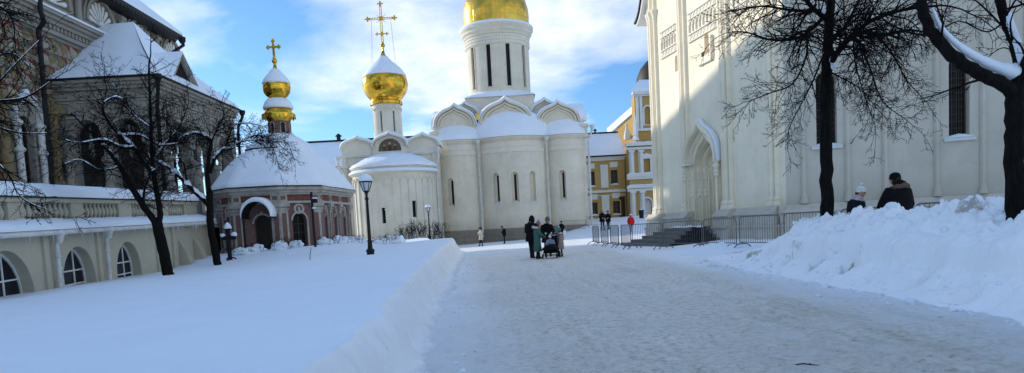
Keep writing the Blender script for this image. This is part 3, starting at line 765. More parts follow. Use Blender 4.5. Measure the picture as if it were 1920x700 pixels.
# ------------------------------------------------------------------ Trinity-type cathedral in the middle
tr = thing('domed_cathedral', 'large cream three-apsed cathedral with gilded dome cut off by the top of the view', 'cathedral', (.5, 77, 0))
mb = MB(); mb.box(-7.45, 8.55, 77.2, 93, -.6, 12.6); mb.build('wall', 'cathedral_plaster', tr)
TW = flat((0, 77.2, 0), (1, 0))
apses = [(-5.05, 2.25, 1.0), (.83, 3.62, 1.9), (6.5, 2.0, 1.0)]      # centre, half chord, bulge
ZC = 10.9
def apse(cx, h, b, ztop, wins, y0=77.2):
    r = (h*h+b*b)/(2*b); P = cyl(cx, y0-b+r, r); am = math.asin(min(1, h/r))*r
    mb = MB(); hl = [arch(u-.36, u+.36, z0, z1, 8) for u, z0, z1, dk in wins]
    holed(mb, P, rect(-am, am, -.6, ztop), hl, .42, step=.3)
    o = mb.build('apse', 'cathedral_plaster', tr, smooth=50)
    for u, z0, z1, dk in wins:
        m2 = MB(); pane(m2, P, arch(u-.36, u+.36, z0, z1, 8), -.42); w_ = m2.build('window_niche', 'cathedral_plaster', tr)
        if dk:
            m3 = MB(); s = .05; m3.prism(P, arch(u+s-.13, u+s+.13, z0+.25, z1-.22, 6), -.415, -.40); m3.build('slit', 'niche_dark', w_)
        m4 = MB(); m4.fbox(P, u-.42, u+.42, z0-.08, z0, -.4, .06); m4.build('sill', 'trim_white', w_)
        snow_ledge(P, u-.42, u+.42, z0+.002, -.3, .1, .13).build('snow_cap', 'snow', w_, smooth=60)
    # cornice bands and carved strips
    m5 = MB(); m6 = MB(); n = 24
    for za, zb, w in ((ztop-.16, ztop, .30), (ztop-.32, ztop-.16, .20), (ztop-.45, ztop-.32, .10), (ztop-1.62, ztop-1.55, .06), (ztop-1.1, ztop-1.04, .06)):
        m5.fbox(P, -am, am, za, zb, -.05, w, n)
    m6.fbox(P, -am, am, ztop-1.55, ztop-.45, -.03, .03, n)
    k = int(2*am/.3)
    for i in range(k):
        u = lerp(-am, am, (i+.5)/k)
        m6.fbox(P, u-.09, u+.09, ztop-.98, ztop-.55, 0, .06); m6.prism(P, [(u-.12, ztop-1.32), (u, ztop-1.5), (u+.12, ztop-1.32), (u, ztop-1.14)], 0, .055)
    m5.build('cornice', 'cathedral_plaster', tr); m6.build('carved_band', 'carved_band', tr)
    m7 = MB()
    for za, zb, w in ((-.6, .1, .32), (.1, .15, .27), (.15, .50, .32), (.50, .55, .27), (.55, .85, .32), (.85, 1.0, .38), (1.0, 1.22, .22), (1.22, 1.34, .14)): m7.fbox(P, -am-.02, am+.02, za, zb+.0, -.05, w, n, taper=.02)
    m7.build('plinth', 'plinth_stone', tr)
    return P, am, r
def sx(px, d): return at(px, 330, d).x
A = []
wz = {}
A.append(apse(*apses[0], ZC, [(-.95, 3.95, 6.95, 1)]))
A.append(apse(*apses[1], ZC, [(-2.02, 4.0, 7.2, 1), (.05, 4.0, 7.2, 1), (1.98, 4.0, 7.2, 0)]))
A.append(apse(*apses[2], ZC, [(-.55, 4.05, 7.2, 1)]))
# snow on the apse roofs: a cone segment from the cornice back to the wall
for (cx, h, b), (P, am, r), zt in zip(apses, A, (12.5, 13.7, 12.6)):
    mb = MB(); n = 26; rows = []
    for j in range(9):
        t = j/8; row = []
        for i in range(n+1):
            u = lerp(-am, am, i/n); e = P(u, ZC, .34); bk = Vector((cx+(e.x-cx)*.96, 77.25, 0))
            lat = abs(i/n-.5)*2
            z = ZC+.03+.14*sstep(0, .1, t)+(zt-ZC)*(t**.85)*(1-.45*lat**2.2)+.05*nz(e.x*1.3, j*.8, 3)*(t > 0)
            q = e.lerp(bk, t); row.append((q.x, q.y-(.05 if 0 < j < 3 else 0), z))
        rows.append(row)
    mb.grid(rows); mb.build('roof_snow', 'snow_smooth', tr, smooth=180)
# pilaster strips between the apses and at the corners
mb = MB()
for x0, x1, w in ((-7.5, -7.1, .2), (-3.05, -2.62, .35), (4.2, 4.62, .35), (8.3, 8.65, .25)): mb = MB(); mb.fbox(TW, x0, x1, -.6, ZC-.2, -.1, w); mb.build('pilaster', 'cathedral_plaster', tr)
for x0, x1 in ((-7.9, -7.0), (8.0, 9.0)):
    mb = MB(); mb.fbox(TW, x0, x1, 10.6, 10.9, -1, .45); mb.fbox(TW, x0+.1, x1-.1, 10.9, 11.7, -1, .35); mb.fbox(TW, x0-.05, x1+.05, 11.7, 11.9, -1, .5); mb.build('corner_block', 'cathedral_plaster', tr)
for x0, x1 in ((-8, -6.95), (7.95, 9.05)): snow_ledge(TW, x0, x1, 11.9, -.6, .45, .3).build('ledge_snow', 'snow', tr, smooth=60)
def downpipe(parent, pts, r=.12, mat='white_metal', hopper=True):
    mb = MB(); mb.tube(pts, r, 8)
    if hopper:
        p = Vector(pts[0]); mb.lathe(p.x, p.y, [(r, p.z-.3), (r*2.2, p.z), (r*2.3, p.z+.18), (r*1.6, p.z+.18)], 8)
    for k in range(1, 6):
        a, b = Vector(pts[-2]), Vector(pts[-1]); q = a.lerp(b, k/6); mb.lathe(q.x, q.y, [(r*1.05, q.z), (r*1.35, q.z+.02), (r*1.35, q.z+.07), (r*1.05, q.z+.09)], 8)
    return mb.build('downpipe', mat, parent, smooth=50)
downpipe(tr, [(-2.84, 76.0, 10.6), (-2.84, 76.3, 10.1), (-2.84, 76.72, 9.5), (-2.84, 76.74, .5)])
downpipe(tr, [(4.42, 76.0, 10.6), (4.42, 76.3, 10.1), (4.42, 76.72, 9.5), (4.42, 76.74, .5)])
downpipe(tr, [(9.35, 76.4, 11.6), (9.3, 76.6, 11.1), (8.95, 76.85, 10.2), (8.95, 76.9, .5)])
# keel gables (zakomary)
def gable(parent, P, c, hw, zb, zs, za, deep, mat='cathedral_plaster', rows=3, name='gable', snowt=.3, w=0):
    g = MB(); og = ogee(c-hw, c+hw, zs, za); lp = [(c-hw, zb), (c+hw, zb)]+og
    g.prism(P, lp, w-deep, w)
    for k in range(rows):
        f0, f1 = 1-.14*k, 1-.14*k-.07
        g.band(P, shrink(og, c, zs, f1), shrink(og, c, zs, f0), w-.05, w+.34-.1*k)
    o = g.build(name, mat, parent, smooth=30)
    s = MB(); out = [(c+(u-c)*(1+.02), z) for u, z in og]; n = len(out); rws = []
    for i, (u, z) in enumerate(out):
        a, b = out[max(i-1, 0)], out[min(i+1, n-1)]; nn = Vector((b[1]-a[1], -(b[0]-a[0]))); nn = nn.normalized() if nn.length else Vector((0, 1))
        if nn.y < 0: nn = -nn
        t = snowt*(.35+.65*min(1, max(0, nn.y)*1.3))*(.9+.25*nz(u, z, c, .9))
        rws.append([P(u, z+.01, w+.26), P(u+nn.x*t*.5, z+nn.y*t*.55, w+.28), P(u+nn.x*t, z+nn.y*t, w+.02), P(u+nn.x*t, z+nn.y*t, w-deep), P(u, z, w-deep)])
    s.grid(rws); s.build('gable_snow', 'snow_smooth', o, smooth=60)
    return o
gable(tr, TW, -5.2, 2.2, 11.0, 12.5, 14.75, 5, w=.06)
gable(tr, TW, .25, 2.75, 11.0, 12.6, 15.15, 5, w=.06)
gable(tr, TW, 5.85, 2.3, 11.0, 12.3, 14.5, 5, w=.06)
# gables of the side walls seen behind, set back a little, and the diagonal second tier
TS = flat((-7.45, 93, 0), (0, -1)); TS2 = flat((8.55, 77.2, 0), (0, 1))
for P, c in ((TS, 3.2), (TS, 8), (TS, 12.8), (TS2, 2.6), (TS2, 8), (TS2, 13)): gable(tr, P, c, 2.2, 11.2, 12.4, 14.4, 4, w=.06)
TB = flat((0, 79.4, 0), (1, 0))
gable(tr, TB, -4.2, 1.5, 12.5, 13.6, 15.3, 3); gable(tr, TB, 4.6, 1.5, 12.5, 13.6, 15.2, 3)
mb = MB(); mb.box(-2.95, -2.6, 78.3, 78.6, 13.2, 13.9); mb.build('gilded_edge', 'gold', tr)
# roof snow under the drum
mb = MB(); rows = []
for j in range(13):
    row = []
    for i in range(25):
        x = lerp(-7.2, 8.3, i/24); y = lerp(78.3, 92.5, j/12); e = max(abs(x-.3)/7.8, abs(y-84.5)/7.5)
        row.append((x, y, 15.0-2.2*e+.12*nz(x, y, 0, .6)))
    rows.append(row)
mb.grid(rows); mb.build('roof_snow', 'snow_smooth', tr, smooth=180)
DC = (-.25, 83.2)
mb = MB(); mb.box(DC[0]-3.75, DC[0]+3.75, DC[1]-3.75, DC[1]+3.75, 12, 15.8); mb.build('drum_base', 'cathedral_plaster', tr)
mb = MB(); rows = []
for j in range(7):
    t = j/6; row = []
    for i in range(49):
        a = 2*math.pi*i/48; q = max(abs(math.cos(a)), abs(math.sin(a))); rs = 3.9/q; rr = lerp(rs, 3.5, t)
        row.append((DC[0]+rr*math.cos(a), DC[1]+rr*math.sin(a), 15.8+.16*(j > 0)+.6*t**1.3+.05*nz(i*.4, j)))
    rows.append(row)
mb.grid(rows); mb.build('roof_snow', 'snow_smooth', tr, smooth=180)
# drum with slit windows
RD = 3.56; PD = cyl(DC[0], DC[1], RD)
mb = MB(); pitch = 2*math.pi*RD/8; u0s = -1.02
wins = [u0s+k*pitch*.78 for k in (-1, 0, 1, 2)]
lows, highs = 16.95, 21.75
hl = [arch(u-.27, u+.27, lows, highs, 8) for u in wins]
holed(mb, PD, rect(-math.pi*RD, math.pi*RD, 15.5, 22.9), hl, .3, step=.35)
mb.build('drum', 'cathedral_plaster', tr, smooth=40)
for u in wins:
    o = window(tr, PD, u-.27, u+.27, lows, highs, .3, bars=(0, 7), fmat='iron_black', fw=.03, name='drum_window')
    s = MB(); s.band(PD, arch(u-.25, u+.25, lows-.05, highs+.02, 8), arch(u-.34, u+.34, lows-.14, highs+.1, 8), -.02, .05, closed=True); s.build('surround', 'cathedral_plaster', o)
    snow_ledge(PD, u-.24, u+.24, lows, -.3, .02, .1).build('snow_cap', 'snow', o, smooth=60)
mb = MB(); mb.lathe(*DC, [(RD+.02, 21.55), (RD+.08, 21.6), (RD+.08, 22.65), (RD+.2, 22.72), (RD+.2, 22.9), (RD+.42, 23.1), (RD+.42, 23.28), (RD+.62, 23.55), (RD+.62, 23.72), (RD+.3, 23.8)], 64)
mb.build('drum_cornice', 'cathedral_plaster', tr, smooth=33.6)
mb = MB()
for i in range(72):
    u = lerp(-math.pi*RD, math.pi*RD, i/72)
    for z in (21.68, 22.02, 22.36): mb.prism(PD, [(u+.02, z), (u+.16, z+.02), (u+.29, z), (u+.29, z+.2), (u+.155, z+.26), (u+.02, z+.2)], .07, .13)
mb.build('drum_carving', 'carved_band', tr)
mb = MB(); mb.lathe(*DC, [(RD+.6, 23.73), (RD+.66, 23.84), (RD+.5, 24.02), (RD+.15, 24.15)], 64, wob=lambda r, z, a: (r+.03*nz(a*4, z), z+.03*nz(a*5, z+3))); mb.build('cornice_snow', 'snow', tr, smooth=180)
def dome(parent, cx, cy, prof, mat, name='dome', n=64, rows=9, cols=44):
    mb = MB(); mb.lathe(cx, cy, prof, n); o = mb.build(name, mat, parent, smooth=180, fix=False)
    me = o.data; uv = me.uv_layers.new(); zs = [p[1] for p in prof]; inv = root_matrix(parent)
    for p in me.polygons:
        c = inv @ p.center; ac = math.atan2(c.y-cy, c.x-cx)
        for li in p.loop_indices:
            v = inv @ me.vertices[me.loops[li].vertex_index].co; a = math.atan2(v.y-cy, v.x-cx)
            if abs(a-ac) > math.pi: a += math.copysign(2*math.pi, ac)
            uv.data[li].uv = (a/(2*math.pi)*cols, (v.z-zs[0])/(zs[-1]-zs[0])*rows)
    return o
dome(tr, *DC, [(3.72, 23.9), (3.72, 24.3), (3.78, 25.1), (3.72, 25.9), (3.5, 26.8), (3.1, 27.7), (2.5, 28.5), (1.75, 29.2), (1.05, 29.8), (.5, 30.5), (.2, 31.4)], 'gold_sheet')
mb = MB(); mb.tube([(DC[0], DC[1], 31.2), (DC[0], DC[1], 34.6)], .1, 8); mb.box(DC[0]-.9, DC[0]+.9, DC[1]-.06, DC[1]+.06, 33.2, 33.4); mb.build('cross', 'gold', tr)

# ------------------------------------------------------------------ small single-domed church left of it
nk = thing('small_church', 'small cream church with round arcaded apse, snowy half dome and gilded onion dome', 'church', (-11.4, 73, 0))
NW = flat((0, 73, 0), (1, 0)); NC = (-11.35, 73.0)
mb = MB(); mb.box(-16.5, -6.95, 73, 82, -.3, 9.6); mb.build('wall', 'nikon_plaster', nk)
NR = 4.2; NP = cyl(*NC, NR); am = math.pi/2*NR
mb = MB(); nw = [(-.62, 2.45, 3.95), (2.42, 2.9, 4.5)]
holed(mb, NP, rect(-am, am, -.3, 7.35), [rect(u-.22, u+.22, a, b) for u, a, b in nw], .35, step=.3); mb.build('apse', 'nikon_plaster', nk, smooth=40)
for u, a, b in nw: window(nk, NP, u-.22, u+.22, a, b, .35, head=False, bars=(1, 4), fmat='iron_black', fw=.03)
mb = MB(); n = 17; du = 2*am/n
for i in range(n+1):
    u = lerp(-am, am, i/n); mb.tube([NP(u, .3, .03), NP(u, 6.35, .03)], .06, 8); mb.fbox(NP, u-.1, u+.1, 3.7, 3.82, 0, .10); mb.fbox(NP, u-.1, u+.1, 6.2, 6.34, 0, .11)
    if i < n:
        a = ogee(u+.02, u+du-.02, 6.35, 7.0); mb.band(NP, shrink(a, u+du/2, 6.35, .84), a, -.02, .09)
mb.build('blind_arcade', 'nikon_plaster', nk, smooth=40)
mb = MB(); mb.lathe(*NC, [(NR-.1, 7.22), (NR+.22, 7.3), (NR+.34, 7.42), (NR+.1, 7.48), (NR-.05, 7.5), (NR-.05, 7.8), (NR+.1, 7.86), (NR+.18, 7.98), (NR-.2, 8.0)], 48, math.pi, 2*math.pi); mb.build('apse_cornice', 'nikon_plaster', nk, smooth=35)
mb = MB(); mb.lathe(*NC, [(NR+.36, 7.42), (NR+.38, 7.5), (NR+.15, 7.72), (NR-.06, 7.8)], 48, math.pi, 2*math.pi, wob=lambda r, z, a: (r, z+.04*nz(a*5, 2))); mb.build('ledge_snow', 'snow', nk, smooth=180)
mb = MB(); mb.lathe(*NC, [(NR+.20, 7.96), (NR+.24, 8.08), (NR+.05, 8.3), (3.7, 8.62), (3.0, 9.0), (2.1, 9.3), (1.0, 9.52), (.01, 9.6)], 48, math.pi, 2*math.pi, wob=lambda r, z, a: (r, z+.07*nz(a*2.2, r, 6)+.05*nz(a*6, r*1.5, 2))); mb.build('half_dome_snow', 'snow', nk, smooth=180)
mb = MB()
for x0, x1 in ((-16.55, -16.1), (-7.4, -6.9)): mb = MB(); mb.fbox(NW, x0, x1, -.3, 9.3, -.05, .2); mb.fbox(NW, x0-.15, x1+.15, 8.3, 8.5, -.05, .35); mb.build('pilaster', 'nikon_plaster', nk)
mb = MB(); mb.fbox(NW, -16.7, -6.8, 9.3, 9.45, -.05, .22); mb.build('cornice', 'nikon_plaster', nk)
snow_ledge(NW, -16.7, -13.2, 9.45, -.1, .3, .16).build('ledge_snow', 'snow', nk, smooth=60); snow_ledge(NW, -9.6, -6.8, 9.45, -.1, .3, .16).build('ledge_snow', 'snow', nk, smooth=60)
gable(nk, NW, -14.9, 1.65, 9.45, 10.1, 11.25, 3, 'nikon_plaster', rows=1, w=.06)
gable(nk, NW, -8.25, 1.6, 9.45, 10.1, 11.25, 3, 'nikon_plaster', rows=1, w=.06)
gc = gable(nk, NW, -11.6, 1.75, 9.45, 10.2, 11.55, 3, 'nikon_plaster', rows=2, w=.25)
mb = MB(); c = -11.6; lun = [(c-1.15, 9.75), (c+1.15, 9.75)]+[(c+1.15*math.cos(math.pi*i/12), 9.95+1.05*math.sin(math.pi*i/12)) for i in range(13)]
pane(mb, NW, lun, .262); lo = mb.build('lunette_painting', 'fresco', nk)
mb = MB()
for du_, s in ((0, 1), (-.55, .75), (.55, .75)):
    mb.prism(NW, [(c+du_-.2*s, 9.78), (c+du_+.2*s, 9.78), (c+du_+.12*s, 9.78+.62*s), (c+du_-.12*s, 9.78+.62*s)], .266, .275)
mb.build('painted_robe', 'fresco_robe', lo)
mb = MB()
for du_, s in ((0, 1), (-.55, .75), (.55, .75)): mb.prism(NW, [(c+du_+.14*s*math.cos(k*math.pi/5), 9.78+.72*s+.14*s*math.sin(k*math.pi/5)) for k in range(10)], .266, .272)
mb.build('painted_halo', 'fresco_halo', lo)
mb = MB(); rows = []
for j in range(11):
    row = []
    for i in range(19):
        x = lerp(-16.3, -7.1, i/18); y = lerp(73.3, 81.5, j/10); e = max(abs(x+11.6)/4.6, abs(y-77.3)/4)
        row.append((x, y, 11.3-1.4*e+.1*nz(x, y, 0, .7)))
    rows.append(row)
mb.grid(rows); mb.build('roof_snow', 'snow_smooth', nk, smooth=180)
KC = (-12.12, 75.6)
KR = 1.5; KP = cyl(*KC, KR)
mb = MB(); kw = [(-.42, 11.9, 14.0), (.95, 11.9, 14.0), (-1.75, 11.9, 14.0)]
holed(mb, KP, rect(-math.pi*KR, math.pi*KR, 10.5, 14.85), [rect(u-.1, u+.1, a, b) for u, a, b in kw], .25, step=.25); mb.build('drum', 'nikon_plaster', nk, smooth=40)
for u, a, b in kw:
    mb = MB(); pane(mb, KP, rect(u-.1, u+.1, a, b), -.24); mb.build('slit_window', 'niche_dark', nk)
mb = MB()
for i in range(14):
    u = lerp(-math.pi*KR, math.pi*KR, i/14); q = 2*math.pi*KR/14; mb.band(KP, shrink(ogee(u, u+q, 14.1, 14.45), u+q/2, 14.1, .8), ogee(u, u+q, 14.1, 14.45), 0, .06)
mb.lathe(*KC, [(1.75, 10.4), (1.75, 10.95), (1.66, 11.0), (1.52, 11.15)], 32); mb.build('drum_moulding', 'nikon_plaster', nk, smooth=35)
mb = MB(); mb.lathe(*KC, [(1.52, 14.75), (1.68, 14.8), (1.66, 15.1), (1.56, 15.2), (1.6, 15.4)], 40); mb.build('gilded_collar', 'gold', nk, smooth=40)
onion = [(1.5, 15.15), (1.75, 15.35), (2.05, 15.75), (2.28, 16.3), (2.36, 16.9), (2.30, 17.5), (2.10, 18.05), (1.75, 18.6), (1.28, 19.1), (.82, 19.55), (.45, 20.0), (.24, 20.4), (.14, 20.8)]
onion = [(r, 15.33+(z-15.15)*.885) for r, z in onion]
dome(nk, *KC, onion, 'gold', name='onion_dome', n=48)
def snowcap(on_, zs, ze, th=.07):
    rr = lambda z: interp([(b, a) for a, b in on_], z)
    return [(rr(zs)-.02, zs-.02), (rr(zs)+.05, zs+.03)]+[(rr(z)+th, z+th*.6) for z in [lerp(zs+.12, ze, k/14) for k in range(15)]]+[(.03, ze+.1)]
KS = at(720, 139, 74).z; so_ = snowcap(onion, KS, 19.75)
mb = MB(); mb.lathe(*KC, so_, 48, wob=lambda r, z, a: (r+.03*nz(a*3, z), z+(.10*nz(a*2.5, 1) if z < KS+.3 else 0))); mb.build('dome_snow', 'snow', nk, smooth=180)
def patte(mb, x, y, z, s, w=.05):
    """little trefoil end of an ornate cross"""
    for dx, dz in ((1, 0), (-1, 0), (0, 1), (0, -1)): mb.ball((x+dx*s, y, z+dz*s), s*.45, w, s*.45, 8, 5)
    mb.ball((x, y, z), s*.7, w*1.3, s*.7, 8, 5)
mb = MB(); x, y = KC[0]+.02, KC[1]
mb.tube([(x, y, 20.5), (x, y, 22.1)], [.18, .1], 10); mb.ball((x, y, 22.2), .25); mb.ball((x, y, 22.5), .16)
cz = 26.2-.0
zz = lambda t: 22.3+t
for dx in (-.1, .1): mb.tube([(x+dx, y, 22.4), (x+dx, y, 27.0)], .04, 5)
for k in range(17): mb.tube([(x-.1, y, 22.6+k*.27), (x+.1, y, 22.75+k*.27)], .028, 4)
for dz in (-.1, .1): mb.tube([(x-1.3, y, 25.4+dz), (x+1.3, y, 25.4+dz)], .04, 5)
for k in range(10): mb.tube([(x-1.25+k*.26, y, 25.3), (x-1.1+k*.26, y, 25.5)], .028, 4)
for px_, pz_ in ((-1.4, 25.4), (1.4, 25.4), (0, 27.15)): patte(mb, x+px_, y, pz_, .22)
for k in range(12):
    a = 2*math.pi*(k+.5)/12; L_ = .75 if k % 3 == 1 else .5; mb.tube([(x, y, 25.4), (x+L_*math.cos(a), y, 25.4+L_*math.sin(a))], [.05, .012], 5)
mb.ball((x, y, 25.4), .22, .12, .22); 
for dx in (-.5, .5): patte(mb, x+dx, y, 23.6, .15)
mb.tube([(x-.5, y, 23.6), (x+.5, y, 23.6)], .05, 5); patte(mb, x, y, 23.6, .2)
for v in mb.v: v.z = 20.9+(v.z-22.2)*.86
mb.build('cross', 'gold', nk, smooth=60)
mb = MB()
for s in (-1, 1):
    for sy in (-.5, .5): mb.tube([(x+s*1.0, y, 23.6), (x+s*1.1, y+sy*.5, 21), (x+s*1.25, y+sy, 18.6)], .010, 4)
mb.build('guy_chain', 'steel_pipe', nk)
downpipe(nk, [(-6.75, 72.3, 9.6), (-6.7, 72.4, 8.9), (-7.05, 72.7, 8.0), (-7.05, 72.7, .6)])
downpipe(nk, [(-16.9, 72.6, 9.2), (-16.9, 72.7, 8.4), (-16.35, 72.75, 7.7), (-16.35, 72.75, .6)])
# ------------------------------------------------------------------ yellow palace wing behind
yb = thing('yellow_building', 'yellow and white two-storey building with snowy roof between the two churches', 'building', (12, 91, 0))
YW = flat((0, 90, 0), (1, 0))
def ux(px, py=330, d=90): return at(px, py, d).x
def uz(px, py, d=90): return at(px, py, d).z
x0, x1 = 4.0, 14.9
wins = [(ux(1103), ux(1115), uz(1108, 350), uz(1108, 322)), (ux(1145), ux(1158), uz(1151, 346), uz(1151, 319)),
        (ux(1105), ux(1118), uz(1112, 404), uz(1112, 380)), (ux(1147), ux(1160), uz(1154, 402), uz(1154, 377))]
mb = MB(); holed(mb, YW, rect(x0, x1, -.3, 9.7), [rect(*w_) for w_ in wins], .3); mb.box(x0, x1, 90.6, 102, -.3, 9.7); mb.build('wall', 'yellow_plaster', yb)
for a, b, c, d in wins:
    o = window(yb, YW, a, b, c, d, .3, head=False, bars=(1, 2), fmat='frame_brown', fw=.07, sill=.12, snow=True)
    s = MB(); s.band(YW, rect(a, b, c, d), rect(a-.14, b+.14, c-.14, d+.14), .002, .07, closed=True); s.build('surround', 'yellow_plaster', o)
    s = MB(); s.fbox(YW, a-.05, b+.05, d+.35, d+1.0, 0, .06); s.build('panel', 'trim_white', o)
mb = MB()
ub = uz(1130, 360)
for u in (ux(1126), ux(1092)):
    mb.fbox(YW, u, u+.95, 2.1, ub-.4, 0, .12); mb.fbox(YW, u, u+.95, ub+.5, 8.6, 0, .12)
mb.fbox(YW, x0, x1, ub-.1, ub+.12, 0, .2); mb.fbox(YW, x0, x1, ub-.5, ub-.42, 0, .1); mb.fbox(YW, x0, x1, 9.1, 9.3, 0, .15); mb.fbox(YW, x0, x1, 9.3, 9.7, 0, .3); mb.fbox(YW, x0, x1, 1.2, 1.95, 0, .15)
mb.build('white_moulding', 'trim_white', yb)
snow_ledge(YW, x0, x1, ub+.12, 0, .22, .12).build('ledge_snow', 'snow', yb, smooth=60)
mb = MB(); rows = []
for j in range(9):
    t = j/8; rows.append([(lerp(x0-.3, x1+.1, i/24), 89.55+t*5.4, 9.72+.25*(j > 0)+t*3.1+.05*nz(i*.7, j*.6, 2)*(j > 0)) for i in range(25)])
mb.grid(rows); mb.build('roof_snow', 'snow_smooth', yb, smooth=180)
mb = MB(); mb.box(x0-.3, x1+.1, 94.9, 95.2, 12.9, 13.25); mb.box(8.2, 8.5, 94.7, 95.1, 13.2, 13.6); mb.lathe(12.0, 95, [(.12, 13.2), (.12, 13.5), (.3, 13.5), (.05, 13.75)], 8); mb.box(x0-.35, x1+.1, 89.4, 89.6, 9.55, 9.72); mb.build('roof_ridge', 'roof_iron', yb)
# baroque tower wing
tb = thing('baroque_wing', 'tall yellow baroque wing with white columns and dark dome beside the white church corner', 'building', (17, 89, 0))
TW2 = flat((0, 87.6, 0), (1, 0)); a0, a1 = 15.0, 22
za, zb_, zc = uz(1195, 345, 87.6), uz(1195, 268, 87.6), uz(1205, 182, 87.6)
nich = [(ux(1205, 385, 87.6), ux(1222, 385, 87.6), 1.6, uz(1213, 372, 87.6)), (ux(1206, 312, 87.6), ux(1219, 312, 87.6), uz(1212, 327, 87.6), uz(1212, 298, 87.6))]
mb = MB(); holed(mb, TW2, rect(a0, a1, -.3, zb_), [arch(*nich[0]), rect(*nich[1])], .4); mb.box(a0, a1, 88.05, 97, -.3, zb_); mb.build('wall', 'yellow_plaster', tb)
mb = MB(); pane(mb, TW2, arch(*nich[0]), -.38); mb.build('arched_door', 'trim_white', tb)
mb = MB(); pane(mb, TW2, rect(*nich[1]), -.38); mb.build('blind_window', 'yellow_plaster', tb)
mb = MB()
n0 = nich[0]; mb.band(TW2, arch(*n0), arch(n0[0]-.2, n0[1]+.2, n0[2], n0[3]+.2), 0, .12, closed=True)
n1 = nich[1]; mb.band(TW2, rect(*n1), rect(n1[0]-.22, n1[1]+.22, n1[2]-.2, n1[3]+.2), 0, .14, closed=True)
mb.prism(TW2, ogee(n1[0]-.35, n1[1]+.35, n1[3]+.2, n1[3]+.7), 0, .18)
for u in (a0+.35, a0+1.5, a0+4.1):
    for z0, z1 in ((1.2, za-.9), (za+1.1, zb_-.9)):
        mb.fbox(TW2, u-.32, u+.32, z0, z1, 0, .08); mb.tube([TW2(u, z0+.3, .2), TW2(u, z1-.2, .2)], .22, 10); mb.fbox(TW2, u-.33, u+.33, z0, z0+.3, 0, .45); mb.fbox(TW2, u-.36, u+.36, z1-.22, z1, 0, .48)
for z, w_ in ((za-.9, .35), (za-.55, .55), (za+.55, .3), (za+.85, .42), (zb_-.85, .4), (zb_-.4, .65)): mb.fbox(TW2, a0-.2-w_*.3, a1, z, z+.3, -.1, w_)
mb.build('white_moulding', 'trim_white', tb, smooth=30)
for z, w_ in ((za-.25, .55), (za+1.15, .42), (zb_-.1, .65)): snow_ledge(TW2, a0-.3, a1, z, 0, w_+.03, .22).build('ledge_snow', 'snow', tb, smooth=60)
mb = MB(); ob = at(1192, 262, 88)
mb.lathe(ob.x, 88, [(.42, ob.z-.1), (.42, ob.z+.2), (.3, ob.z+.3), (.3, ob.z+.5), (.36, ob.z+.55), (.06, ob.z+3.1), (.01, ob.z+3.4)], 4)
ob2 = at(1176, 262, 92); mb.lathe(ob2.x, 92, [(.42, ob2.z), (.42, ob2.z+.5), (.3, ob2.z+1.0), (.1, ob2.z+1.6), (.2, ob2.z+1.8), (.02, ob2.z+2.2)], 8)
mb.build('obelisk', 'trim_white', tb)
u0 = ux(1190, 200, 89.2); UW = flat((0, 89.2, 0), (1, 0)); zt0 = uz(1205, 240, 89.2); zt1 = uz(1205, 178, 89.2)
nw = (ux(1208, 210, 89.2), ux(1220, 210, 89.2), uz(1212, 234, 89.2), uz(1212, 200, 89.2))
mb = MB(); holed(mb, UW, rect(u0, 22, zb_-.4, zt1), [arch(*nw)], .3); mb.add([UW(u0, zb_-.4, 0), UW(u0, zb_-.4, -2.2), UW(u0, zt1, -2.2), UW(u0, zt1, 0)], [(0, 1, 2, 3)]); mb.build('upper_wall', 'yellow_plaster', tb)
mb = MB(); pane(mb, UW, arch(*nw), -.28); mb.build('blind_window', 'yellow_plaster', tb)
mb = MB(); mb.band(UW, arch(*nw), arch(nw[0]-.2, nw[1]+.2, nw[2]-.1, nw[3]+.2), 0, .14, closed=True)
for u in (u0+.3, u0+.75): mb.fbox(UW, u-.17, u+.17, zt0-.3, zt1, 0, .2)
mb.fbox(UW, u0-.1, 22, zt1-.2, zt1, -.1, .3); mb.fbox(UW, u0-.3, 22, zt1, zt1+.3, -.1, .6); mb.fbox(UW, u0-.1, 22, zt0-.4, zt0-.1, -.1, .3)
mb.build('white_moulding', 'trim_white', tb)
mb = MB(); rows = []
for j in range(6):
    t = j/5; rows.append([(lerp(u0-.55+t*1.5, 23, i/14), 88.5+t*2.2, zt1+.3+.2*(j > 0)+t*1.6+.05*nz(i*.8, j)*(j > 0)) for i in range(15)])
mb.grid(rows); mb.build('roof_snow', 'snow_smooth', tb, smooth=180)
mb = MB(); mb.lathe(20.3, 93, [(2.9, zt1+.8), (3.0, zt1+1.8), (2.9, zt1+2.8), (2.4, zt1+3.9), (1.6, zt1+4.8), (.6, zt1+5.4), (.3, zt1+6.4), (.02, zt1+7)], 24); mb.build('dark_dome', 'roof_iron', tb, smooth=40)
# long roof behind running back to the left
mb = MB(); q0 = at(1138, 241, 100); q1 = at(1190, 195, 92); 
mb.add([q0, q1, q1+Vector((6, 0, .3)), q0+Vector((9, 0, .3)), q0+Vector((0, 0, -.9)), q1+Vector((0, 0, -.9))], [(0, 1, 2, 3), (0, 1, 5, 4)]); mb.build('side_roof_snow', 'snow_smooth', tb)
mb = MB(); q0 = q0+Vector((.25, .1, -.9)); q1 = q1+Vector((.25, .1, -.9)); mb.add([q0, q1, Vector((q1.x, q1.y, 6)), Vector((q0.x, q0.y, 6))], [(0, 1, 2, 3)]); mb.build('side_wall', 'yellow_plaster', tb)
mb = MB(); pc = at(1175, 390, 87.2)
mb.fbox(YW, 14.0, 14.75, 1.2, 4.5, -.05, .06); mb.build('side_door', 'wood_dark', yb)
